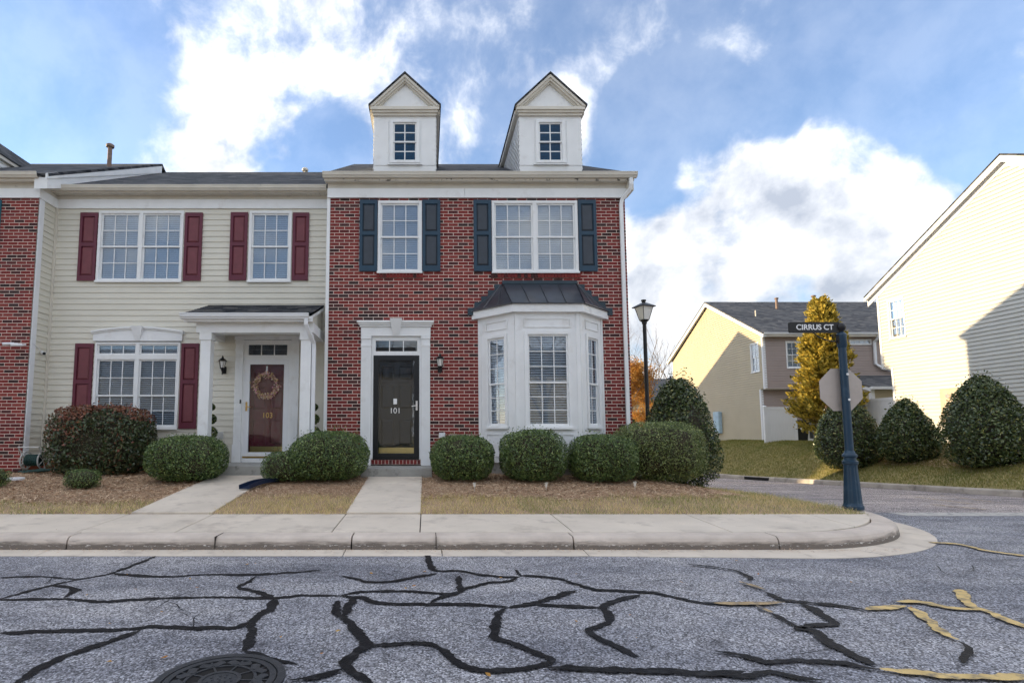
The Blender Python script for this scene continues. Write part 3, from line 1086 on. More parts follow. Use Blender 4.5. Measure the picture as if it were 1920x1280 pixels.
for Ms, a, b in ((MBf, .17, 1.07), (MBl, .20, .74), (MBr, .20, .74)):
    for q in ((a, b, 3.26, 3.44), (a - .02, b + .02, .80, 1.24)):
        t = MB()
        moulding(t, *q)
        obj('panel_moulding', t, WHITE, bay, Ms)
    L = 2 * BFW if Ms is MBf else slen
    obj('corner_board', MB().box(.001, .075, -.012, -.001, .70, 3.54), WHITE, bay, Ms)
    obj('corner_board', MB().box(L - .075, L - .001, -.012, -.001, .70, 3.54), WHITE, bay, Ms)
    obj('base_board', MB().box(.0, L, -.016, .05, .69, .76), WHITE, bay, Ms)
base = [(BX - BHW + .03, 11.2), (BX - BFW + .03, 11.2 - BD + .04), (BX + BFW - .03, 11.2 - BD + .04), (BX + BHW - .03, 11.2)]
obj('bay_foundation', MB().pz(base, .40, .69), STEP, bay)
fw, ff, fd = 1.385, .675, .755
fas = [(BX - fw, 11.19), (BX - ff, 11.2 - fd), (BX + ff, 11.2 - fd), (BX + fw, 11.19)]
obj('bay_fascia', MB().pz(fas, 3.545, 3.70), WHITE, bay)
top = [(BX - .755, 11.19, 4.27), (BX + .755, 11.19, 4.27)]
e = .03
lowp = [(BX - fw - e, 11.19, 3.70), (BX - ff - e * .4, 11.2 - fd - e, 3.70), (BX + ff + e * .4, 11.2 - fd - e, 3.70), (BX + fw + e, 11.19, 3.70)]


def lerp(a, b, k):
    return tuple(a[i] + (b[i] - a[i]) * k for i in range(3))


def metal_panels(lo0, lo1, hi0, hi1, n):
    for i in range(n):
        q = [lerp(lo0, lo1, i / n), lerp(lo0, lo1, (i + 1) / n), lerp(hi0, hi1, (i + 1) / n), lerp(hi0, hi1, i / n)]
        obj('roof_panel', MB().prism(q, [(p[0], p[1], p[2] + .012) for p in q]), BAYROOF, bay)
    for i in range(n + 1):
        a, b = Vector(lerp(lo0, lo1, i / n)), Vector(lerp(hi0, hi1, i / n))
        up_ = Vector((0, -.02, .025))
        obj('roof_seam', MB().tube([a + up_ * .5, b + up_ * .5], .012, 6), BAYROOF, bay)


metal_panels(lowp[1], lowp[2], top[0], top[1], 4)
metal_panels(lowp[0], lowp[1], (BX - .80, 11.19, 4.24), top[0], 3)
metal_panels(lowp[2], lowp[3], top[1], (BX + .80, 11.19, 4.24), 3)
edge = MB()
for p, q in zip(lowp, lowp[1:]):
    edge.tube([(p[0], p[1], p[2] + .004), (q[0], q[1], q[2] + .004)], .013, 6)
obj('drip_edge', edge, BAYROOF, bay)
obj('flashing', MB().box(BX - .76, BX + .76, 11.165, 11.19, 4.275, 4.345), FLASH, bay)
for sgn in (-1, 1):
    for i in range(5):
        x0 = BX + sgn * (.76 + i * .138)
        x1 = x0 + sgn * .155
        zt = 4.265 - i * .122
        obj('flashing_step', MB().box(min(x0, x1), max(x0, x1), 11.165 - .001 * i, 11.19, zt - .15, zt), FLASH, bay)

# ------------------------------------------------------------------ siding townhouse, number 103
H3 = thing('siding_townhouse', (-5.05, 11.75, .5), 'beige siding townhouse with maroon shutters and a small covered porch, door 103', 'house')
F3 = frame(0, 11.75)
UL, UR, LW = (-7.085, -5.250, 4.470, 6.041), (-3.830, -2.912, 4.470, 6.041), (-7.010, -5.210, 1.335, 2.86)
siding(H3, F3, .66, 6.09, -8.02, -2.06, [UL, UR, (LW[0], LW[1], LW[2], 3.19), (-4.03, -2.69, .5, 3.22)], SIDING)
obj('foundation', MB().box(-8.02, -2.06, .01, .1, .35, .66), BRICKBASE, H3, F3)
window(H3, F3, *UL, units=2, cols=3, rows=(2, 2))
window(H3, F3, *UR, cols=3, rows=(2, 2))
window(H3, F3, *LW, units=2, cols=3, rows=(2, 2), split=.46)
window(H3, F3, LW[0], LW[1], 2.862, 3.172, units=2, cols=3, rows=(1, 0), name='transom_window', sill=False, casing=.045, sash=.028)
for x0, x1, z0, z1 in ((-7.478, -7.100, 4.493, 5.995), (-5.215, -4.838, 4.493, 5.995), (-4.232, -3.862, 4.503, 6.003), (-2.888, -2.538, 4.503, 5.995),
                       (-7.425, -7.040, 1.345, 3.140), (-5.180, -4.812, 1.345, 3.140)):
    shutter(H3, F3, x0, x1, z0, z1, MAROON, MAROONP, .53 if z0 > 4 else .545)
h = MB()
arc = [(-7.05 + 1.88 * i / 16, 3.365 + .095 * (1 - ((i - 8) / 8) ** 2)) for i in range(17)]
h.py([(-7.05, 3.19), *arc, (-5.17, 3.19)], -.055, .0)
cap = [(x * 1.0 + (x + 6.11) * .03, z) for x, z in arc]
h.py([*cap, *[(x, z + .035) for x, z in cap[::-1]]], -.10, .0)
h.py([(x, z - .03) for x, z in cap] + [(x, z) for x, z in cap[::-1]], -.075, .0)
obj('window_header', h, WHITE, H3, F3)
obj('keystone', MB().prism([(-6.16, -.06, 3.20), (-6.06, -.06, 3.20), (-6.06, 0, 3.20), (-6.16, 0, 3.20)], [(-6.235, -.13, 3.50), (-5.985, -.13, 3.50), (-5.985, 0, 3.50), (-6.235, 0, 3.50)]), WHITE, H3, F3)
obj('frieze_board', MB().box(-8.02, -2.06, -.022, .1, 6.29, 6.376), CREAMTRIM, H3, F3)
obj('frieze_board', MB().box(-8.02, -2.06, -.04, .1, 6.09, 6.288), WHITE, H3, F3)
sf = MB()
for i in range(60):
    sf.box(-8.10 + i * .1, -8.10 + i * .1 + .092, -.19, .0, 6.376, 6.39)
obj('soffit', sf, CREAMTRIM, H3, F3)
obj('fascia', MB().box(-8.14, -2.065, -.205, -.19, 6.37, 6.48), CREAMTRIM, H3, F3)
gutter(H3, F3, -8.16, -2.13, -.32, 6.50, CREAMTRIM)
obj('corner_post', MB().box(-8.018, -7.975, -.045, .0, .6, 6.09), CREAMTRIM, H3, F3)
slab_roof('roof', H3, ROOFDARK, [(-8.02, 11.46, 6.49), (-2.12, 11.46, 6.49), (-2.12, 16.2, 9.07), (-8.02, 16.2, 9.07)])
slab_roof('roof', H3, ROOFDARK, [(-8.02, 16.2, 9.07), (-2.12, 16.2, 9.07), (-2.12, 20.9, 6.49), (-8.02, 20.9, 6.49)])
obj('rear_wall', MB().box(-7.9, -2.1, 20.6, 20.7, .45, 6.5), SIDING, H3)
v = MB()
v.lathe([(.035, 8.3), (.035, 8.93), (.035, 8.931)], -3.66, 15.6, 10)
v.lathe([(.09, 8.91), (.10, 8.95), (.07, 8.99), (.02, 9.0)], -3.66, 15.6, 12)
v = MB().lathe([(.04, 8.6), (.04, 9.13)], -3.66, 16.2, 10).lathe([(.085, 9.10), (.10, 9.14), (.07, 9.19), (.02, 9.2)], -3.66, 16.2, 12)
obj('roof_vent', v, CREAMTRIM, H3, smooth=True)
# door and surround
for a, b in ((-4.03, -3.872), (-2.858, -2.692)):
    s = MB()
    s.box(a, b, -.045, .1, .655, 3.22)
    s.box(a - .012, b + .012, -.062, 0, .655, 1.02)
    s.box(a - .006, b + .006, -.06, 0, 2.98, 3.02)
    s.box(a - .008, b + .008, -.064, 0, 3.13, 3.19)
    for i in range(4):
        x = a + .03 + (b - a - .06) * i / 3
        s.box(x - .007, x + .007, -.052, -.045, 1.05, 2.95)
    obj('door_pilaster', s, WHITE, H3, F3)
obj('door_header', MB().box(-4.06, -2.66, -.05, .1, 3.22, 3.42), WHITE, H3, F3)
s = MB()
s.box(-3.872, -3.832, -.005, .2, .655, 2.80)
s.box(-2.905, -2.858, -.005, .2, .655, 2.80)
s.box(-3.832, -2.905, -.03, .2, .655, .735)
obj('door_jamb', s, WHITE, H3, F3)
window(H3, F3, -3.872, -2.858, 2.80, 3.215, cols=3, rows=(1, 0), casing=.075, sash=.022, name='transom_window', sill=False, blind=None, proud=.0)
d3 = storm_door(H3, F3, -3.832, -2.905, .775, 2.798, WHITE2, DOORRED, '103', True)
wall_lantern(H3, F3, -4.268, 2.63)
obj('doorbell', MB().box(-3.905, -3.88, -.075, -.045, 1.87, 1.95), BLACK, H3, F3)
b = MB().box(-4.36, -4.24, -.04, 0, 1.12, 1.28)
b.box(-4.33, -4.27, -.05, -.04, 1.15, 1.25)
obj('outlet_cover', b, REELGREY, H3, F3)
obj('door_step', MB().box(-4.52, -2.10, -1.32, -.02, .30, .655), STEP, H3, F3, bevel=.012)
# porch
for x in (-4.335, -2.412):
    c = MB()
    c.box(x, x + .195, 10.62, 10.815, .655, 3.06)
    c.box(x - .02, x + .215, 10.60, 10.835, 3.03, 3.17)
    c.box(x - .02, x + .215, 10.60, 10.835, .655, .86)
    obj('porch_column', c, WHITE, H3, bevel=.006)
b = MB()
b.box(-4.42, -2.17, 10.60, 10.84, 3.17, 3.36)
b.box(-4.42, -4.26, 10.84, 11.73, 3.17, 3.36)
b.box(-2.33, -2.17, 10.84, 11.73, 3.17, 3.36)
obj('porch_beam', b, WHITE, H3)
obj('porch_ceiling', MB().box(-4.26, -2.33, 10.84, 11.73, 3.30, 3.34), CREAMTRIM, H3)
sf = MB()
for i in range(25):
    sf.box(-4.58 + i * .0965, -4.58 + i * .0965 + .09, 10.47, 10.60, 3.36, 3.372)
obj('porch_soffit', sf, CREAMTRIM, H3)
obj('porch_fascia', MB().box(-4.60, -2.16, 10.45, 10.468, 3.352, 3.46), WHITE, H3)
gutter(H3, I4, -4.635, -2.215, 10.335, 3.50, WHITE2)
py0, pz0, py1, pz1 = 10.42, 3.50, 11.74, 3.965
proof = obj('porch_roof', MB().prism([(-4.60, py0, pz0 - .05), (-2.19, py0, pz0 - .05), (-2.19, py1, pz1 - .05), (-4.60, py1, pz1 - .05)],
                                     [(-4.60, py0, pz0), (-2.19, py0, pz0), (-2.19, py1, pz1), (-4.60, py1, pz1)]), ROOFDARK, H3)
nrow = 10
for r_ in range(nrow):
    x = -4.61 - (r_ % 3) * .07
    while x < -2.19:
        w = .13 + rnd.random() * .16
        a, b = max(x, -4.61), min(x + w, -2.18)
        if b - a > .03:
            k0, k1 = r_ / nrow, min(1, (r_ + 1.25) / nrow)
            th = .010 + (.006 if rnd.random() < .5 else 0)
            ya, za = py0 + (py1 - py0) * k0 - .01, pz0 + (pz1 - pz0) * k0
            yb, zb = py0 + (py1 - py0) * k1, pz0 + (pz1 - pz0) * k1
            obj('shingle', MB().prism([(a, ya, za + .001), (b, ya, za + .001), (b, yb, zb + .001), (a, yb, zb + .001)],
                                      [(a, ya, za + th), (b, ya, za + th), (b, yb, zb + .003), (a, yb, zb + .003)]), SHINGLE, proof)
        x += w + .004
# right gable end of the porch: small triangle of siding with a raking board
g = MB().px([(10.50, 3.37), (11.73, 3.37), (11.73, 3.86), (10.60, 3.46)], -2.262, -2.235)
obj('porch_gable', g, SIDING, H3)
obj('porch_rake', MB().prism([(-2.235, 10.42, 3.40), (-2.235, 10.42, 3.50), (-2.235, 11.73, 3.955), (-2.235, 11.73, 3.84)],
                             [(-2.19, 10.42, 3.40), (-2.19, 10.42, 3.50), (-2.19, 11.73, 3.955), (-2.19, 11.73, 3.84)]), WHITE, H3)
downspout(H3, I4, [(-2.27, 10.40, 3.40), (-2.27, 10.40, 3.30), (-2.23, 10.50, 3.14), (-2.175, 10.66, 2.98), (-2.17, 10.68, 2.88), (-2.17, 10.68, .80)], WHITE2)

# ------------------------------------------------------------------ brick townhouse next door, cut by the picture's edge
H5 = thing('brick_townhouse', (-11.1, 11.2, .5), 'red brick townhouse with teal shutters standing beyond the beige siding house', 'house')
brick_wall(H5, F1, -14.2, -8.03, .50, 6.095, [(-10.10, -9.16, 4.509, 6.033)], lambda p: (p[1] - p[0] < .17, p[0] < -8.9, -p[0] if p[0] < -8.9 else 0, abs(p[2] - 2.4)))
window(H5, F1, -10.10, -9.16, 4.509, 6.033)
shutter(H5, F1, -9.14, -8.79, 4.54, 6.045, TEAL, TEAL)
shutter(H5, F1, -10.47, -10.12, 4.54, 6.045, TEAL, TEAL)
M5 = frame(-8.03, 11.2, 90)                     # return wall facing the siding house
siding(H5, M5, .66, 6.09, .012, .55, [], SIDING)
obj('foundation', MB().box(-8.128, -8.04, 11.302, 11.74, .40, .66), BRICKBASE, H5)
obj('corner_board', MB().box(.012, .145, -.028, -.004, .70, 6.09), WHITE2, H5, M5)
for m_, z0, z1, pr in ((CREAMTRIM, 6.285, 6.41, .022), (WHITE, 6.088, 6.285, .045)):
    obj('frieze_board', MB().box(-14.2, -8.03 + pr, 11.2 - pr, 11.3, z0, z1), m_, H5)
    obj('frieze_board', MB().box(-8.13, -8.03 + pr, 11.3, 11.74, z0, z1), m_, H5)
obj('soffit', MB().box(-14.2, -7.78, 11.05, 11.2, 6.405, 6.42), CREAMTRIM, H5)
obj('fascia', MB().box(-14.2, -7.90, 11.035, 11.05, 6.395, 6.52), CREAMTRIM, H5)
gutter(H5, F1, -14.2, -7.93, -.28, 6.545, CREAMTRIM)
slab_roof('roof', H5, ROOFDARK, [(-14.2, 10.98, 6.53), (-7.72, 10.98, 6.53), (-7.72, 15.70, 9.08), (-14.2, 15.70, 9.08)])
slab_roof('roof', H5, ROOFDARK, [(-14.2, 15.70, 9.08), (-7.72, 15.70, 9.08), (-7.72, 20.45, 6.50), (-14.2, 20.45, 6.50)])
obj('rake_board', MB().px([(10.95, 6.40), (10.95, 6.515), (15.70, 9.065), (15.70, 8.80)], -7.752, -7.725), WHITE, H5)
obj('rake_board', MB().px([(11.02, 6.22), (11.02, 6.46), (15.70, 8.99), (15.70, 8.40)], -8.02, -7.753), WHITE, H5)
obj('side_wall', MB().px([(11.85, 6.3), (19.5, 6.3), (15.70, 8.9)], -8.1, -8.03), WHITE, H5)
obj('rear_wall', MB().box(-14.2, -8.1, 20.1, 20.2, .45, 6.5), SIDING, H5)
v = MB()
v.tube([(-8.18, 13.85, 7.9), (-8.18, 13.85, 8.62)], .055, 10)
v.lathe([(.095, 8.60), (.10, 8.66), (.06, 8.69)], -8.18, 13.85, 12)
obj('roof_vent', v, mat('rusty_vent_pipe', (.22, .15, .12), .6, .3, 12.), H5, smooth=True)
dormer(H5, -11.14)


# ------------------------------------------------------------------ ground, road, kerbs, pavement
def street_z(y):                     # the side street falls away behind the corner
    return -.045 * (min(max(y, 10.), 24.) - 10.)


def yard_z(x, y):
    z = .195 + .092 * (min(max(y, 7.5), 10.4) - 7.5)
    t_ = min(max((x - 3.4) / 2.6, 0), 1)
    t_ = t_ * t_ * (3 - 2 * t_)
    return z + (street_z(y) + .158 - z) * t_


def bank_z(x, y):
    t_ = min(max((x - 12.56) / 3.6, 0), 1)
    t_ = t_ * (1.7 - .7 * t_)
    return street_z(y) + .14 + (.88 - street_z(y) - .14) * t_


def sheet(name, xs, ys, zf, m, **kw):
    mb = MB()
    nx = len(xs)
    for y in ys:
        for x in xs:
            mb.v.append((x, y, zf(x, y)))
    for j in range(len(ys) - 1):
        for i in range(nx - 1):
            mb.f.append((j * nx + i, j * nx + i + 1, (j + 1) * nx + i + 1, (j + 1) * nx + i))
    return obj(name, mb, m, kind='structure', **kw)


sheet('ground', [-900, 900], [-900, 1400], lambda x, y: -.95, GROUND)
mb = MB()
mb.add([(-70, -16, 0), (70, -16, 0), (70, 6.0, 0), (-70, 6.0, 0)], [(0, 1, 2, 3)])
mb.add([(3.5, 6.0, 0), (70, 6.0, 0), (70, 10, 0), (3.5, 10, 0)], [(0, 1, 2, 3)])
road = obj('road', mb, ASPH, kind='structure')
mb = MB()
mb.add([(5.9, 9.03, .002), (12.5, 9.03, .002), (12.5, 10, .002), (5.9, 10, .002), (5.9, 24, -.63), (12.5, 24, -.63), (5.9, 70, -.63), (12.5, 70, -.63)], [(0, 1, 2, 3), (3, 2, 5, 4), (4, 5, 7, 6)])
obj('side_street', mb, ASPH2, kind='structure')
ys = [7.5 + .35 * i for i in range(9)] + [10.7, 11.2, 12, 13, 14.5, 16, 18, 20, 24, 30, 40, 60]
mb = MB()
xs0 = [-70, -30, -14, -9, -6, -4, -2, 0, 2, 3.2]
for y in ys:
    xm = 6.06 if y > 8.5 else 3.9 + math.sqrt(max(2.16 ** 2 - (8.5 - y) ** 2, 0))
    for x in xs0 + [3.2 + (xm - 3.2) * k / 6 for k in range(1, 7)]:
        mb.v.append((x, y, yard_z(x, y)))
n = len(xs0) + 6
for j in range(len(ys) - 1):
    for i in range(n - 1):
        mb.f.append((j * n + i, j * n + i + 1, (j + 1) * n + i + 1, (j + 1) * n + i))
yard = obj('yard', mb, SOIL, kind='structure')
bank = sheet('lawn_bank', [12.56 + .4 * i for i in range(10)] + [18, 25, 60], [6.6 + .9 * i for i in range(21)] + [26, 30, 36, 45, 70], bank_z, TURF)

# kerb along the street, round the corner and down the side street
kerb = thing('kerb', (0, 6.2, 0), 'pale weathered concrete kerb along the townhouse side of the street', 'kerb')
kerb['kind'] = 'structure'
PROF = [(0, -.1), (0, .0), (.018, .105), (.035, .135), (.065, .152), (.27, .156), (.27, -.1)]
jx = [-40, -30, -22, -16, -12.9, -9.9, -6.9, -3.83, -.80, 1.565, 3.75]
for a, b in zip(jx, jx[1:]):
    obj('kerb_stone', MB().px([(6.08 + u, w) for u, w in PROF], a + .008, b - .008), CURB, kerb)
for x in (-2.25, .10):
    obj('saw_joint', MB().box(x - .004, x + .004, 6.078, 6.34, .002, .1575), JOINT, kerb)
CXc, CYc = 3.9, 8.5


def arc_sweep(r_out, prof, a0, a1, n=14):
    mb_ = MB()
    rings = [[(CXc + (r_out - u) * math.cos(a), CYc + (r_out - u) * math.sin(a), w) for u, w in prof] for a in [a0 + (a1 - a0) * i / n for i in range(n + 1)]]
    for p, q in zip(rings, rings[1:]):
        pass
    k = len(prof)
    mb_.v = [p for ring in rings for p in ring]
    mb_.f = [(i * k + j, i * k + (j + 1) % k, (i + 1) * k + (j + 1) % k, (i + 1) * k + j) for i in range(n) for j in range(k)]
    mb_.f += [tuple(range(k))[::-1], tuple(n * k + j for j in range(k))]
    return mb_


obj('kerb_stone', MB().px([(6.08 + u, w) for u, w in PROF], 3.758, 3.9), CURB, kerb)
obj('kerb_stone', arc_sweep(2.42, PROF, R(-90), R(-38)), CURB, kerb)
obj('kerb_stone', arc_sweep(2.42, PROF, R(-37.7), R(0)), CURB, kerb)
y = 8.5
while y < 30:
    z0, z1 = street_z(y), street_z(y + 3)
    obj('kerb_stone', MB().prism([(6.32 - u, y + .006, w + z0) for u, w in PROF], [(6.32 - u, y + 2.994, w + z1) for u, w in PROF]), CURB2, kerb)
    y += 3
PAN = [(0, -.05), (0, .005), (.30, .022), (.30, -.05)]
pan = thing('gutter_pan', (0, 5.9, 0), 'narrow concrete gutter strip between asphalt and kerb', 'gutter')
pan['kind'] = 'structure'
jp = [-40, -30, -22, -16, -12.9, -9.9, -6.9, -4.0, -.86, .16, 1.66, 3.9]
for a, b in zip(jp, jp[1:]):
    k = .11 if b > 3.8 else 0                        # widens into the corner
    obj('pan_section', MB().prism([(a + .006, 5.86 + u * .73, w) for u, w in PAN], [(b - .006, 5.86 - k + u * (.73 + k / .3), w) for u, w in PAN]), CONC, pan)
obj('pan_section', arc_sweep(2.75, [(0, -.05), (0, .005), (.34, .022), (.34, -.05)], R(-90), R(-34)), CONC, pan)
obj('pan_section', arc_sweep(2.75, [(0, -.05), (0, .005), (.34, .022), (.34, -.05)], R(-33.7), R(0)), CONC, pan)

far_kerb = thing('kerb', (12.5, 16, 0), 'low concrete kerb below the grass bank across the side street', 'kerb')
far_kerb['kind'] = 'structure'
for i in range(12):
    x = 12.40 + 2.6 * i
    obj('kerb_stone', MB().px([(6.44, -.2), (6.44, .02), (6.46, .11), (6.49, .14), (6.60, .145 + max(0, bank_z(x, 6.6) - .145) * 0), (6.60, -.2)], x + .01, x + 2.59), CURB2, far_kerb)
    obj('kerb_bank', MB().px([(6.601, -.2), (6.601, .14), (6.64, max(.15, bank_z(x + 1.3, 6.6) - .02)), (6.70, -.2)], x, x + 2.6), TURF, far_kerb)
y = 6.62
while y < 40:
    z0, z1 = street_z(y), street_z(y + 2.6)
    pr_ = [(0, -.2), (0, .02), (.02, .11), (.05, .14), (.16, .145), (.16, -.2)]
    dark = 21.0 < y + 1 < 22.8
    obj('kerb_stone', MB().prism([(12.40 + u, y + .01, w + z0) for u, w in pr_], [(12.40 + u, y + 2.59, w + z1) for u, w in pr_]), CURB2, far_kerb)
    y += 2.6
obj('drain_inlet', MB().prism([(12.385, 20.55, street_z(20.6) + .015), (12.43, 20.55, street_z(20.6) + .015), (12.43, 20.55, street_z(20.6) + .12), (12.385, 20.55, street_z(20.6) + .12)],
                             [(12.385, 22.1, street_z(22.1) + .015), (12.43, 22.1, street_z(22.1) + .015), (12.43, 22.1, street_z(22.1) + .12), (12.385, 22.1, street_z(22.1) + .12)]), OPENSHADE, far_kerb)  # solid block; the shade of the inlet opening is put into its colour

# pavement slabs and the two front walks
pave = obj('sidewalk', MB().prism([(-40, 6.34, .02), (4.0, 6.34, .02), (5.1, 6.9, .02), (5.6, 7.5, .02), (-40, 7.5, .02)], [(-40, 6.34, .135), (4.0, 6.34, .135), (5.1, 6.9, .15), (5.6, 7.5, .165), (-40, 7.5, .165)]), JOINT, kind='structure')


def slab(parent, poly, zf, m=CONC, thick=.08, name='slab'):
    o = obj(name, MB().prism([(x, y_, zf(x, y_) - thick) for x, y_ in poly], [(x, y_, zf(x, y_)) for x, y_ in poly]), m, parent, bevel=.006)
    return o


pz = lambda x, y_: .158 + (y_ - 6.36) * .033
jx = [-40, -34, -28, -22, -17, -13.5, -11.8, -10.1, -8.5, -7.0, -5.45, -3.90, -2.80, -1.06, -.075, 1.63, 3.40]
for a, b in zip(jx, jx[1:]):
    slab(pave, [(a + .006, 6.362), (b - .006, 6.362), (b - .006, 7.49), (a + .006, 7.49)], pz)
arcp = [(CXc + 2.135 * math.cos(R(q)), CYc + 2.135 * math.sin(R(q))) for q in range(-90, -27, 4)]
slab(pave, [(3.406, 6.362), *[p for p in arcp if p[0] < 4.98], (5.0, 6.674), (5.0, 7.49), (3.406, 7.49)], pz)
slab(pave, [(5.012, 6.68), *[p for p in arcp if p[0] > 5.02 and p[1] < 7.48], (5.775, 7.49), (5.012, 7.49)], pz)
for x0, x1, y1, lab in ((-1.055, -.082, 10.27, 'straight concrete walk leading to the black door 101'), (-3.89, -2.83, 10.42, 'straight concrete walk leading to the porch of door 103')):
    w = thing('front_walk', ((x0 + x1) / 2, 7.5, .2), lab, 'path')
    w['kind'] = 'structure'
    n = 4 if x0 > -2 else 3
    for i in range(n):
        a, b = 7.503 + (y1 - 7.503) * i / n, 7.503 + (y1 - 7.503) * (i + 1) / n
        slab(w, [(x0, a + .005), (x1, a + .005), (x1, b - .005), (x0, b - .005)], lambda x, y_: .200 + .092 * (min(y_, 10.4) - 7.5) + .018)
slab(None, [(14.1, 19.6), (14.6, 19.2), (16.2, 21.2), (15.6, 21.8)], lambda x, y_: bank_z(x, y_) + .03, name='lawn_path')
o = [q for q in COL.objects if q.name.startswith('lawn_path')][0]
o['kind'] = 'structure'


# road marks: poured crack sealant and worn paint, all lying on the asphalt
def strip(name, pts, width, z, m, jitter=.012, taper=True, parent=road):
    p = [Vector((x, y_, 0)) for x, y_ in pts]
    fine = []
    for i in range(len(p) - 1):
        p0, p1, p2, p3 = p[max(i - 1, 0)], p[i], p[i + 1], p[min(i + 2, len(p) - 1)]
        n_ = max(2, int((p2 - p1).length / .028))
        for k in range(n_):
            u = k / n_
            fine.append(.5 * (2 * p1 + (p2 - p0) * u + (2 * p0 - 5 * p1 + 4 * p2 - p3) * u * u + (3 * p1 - p0 - 3 * p2 + p3) * u ** 3))
    fine.append(p[-1])
    mb_ = MB()
    ph = rnd.random() * 9
    for i, q in enumerate(fine):
        d = (fine[min(i + 1, len(fine) - 1)] - fine[max(i - 1, 0)]).normalized()
        nrm = Vector((-d.y, d.x, 0))
        wl = width * (.5 + .13 * math.sin(i * .19 + ph) + .08 * math.sin(i * .83 + ph * 2)) + rnd.uniform(-jitter, jitter) * .5
        wr = width * (.5 + .13 * math.sin(i * .17 + ph * 3) + .08 * math.sin(i * .71 + ph)) + rnd.uniform(-jitter, jitter) * .5
        if taper:
            e_ = min(1, (min(i, len(fine) - 1 - i) + 1.2) / 5)
            wl, wr = wl * e_, wr * e_
        a, b = q + nrm * wl, q - nrm * wr
        mb_.v += [(a.x, a.y, z), (b.x, b.y, z)]
        if i:
            j = 2 * i
            mb_.f.append((j - 2, j - 1, j + 1, j))
    return obj(name, mb_, m, parent)


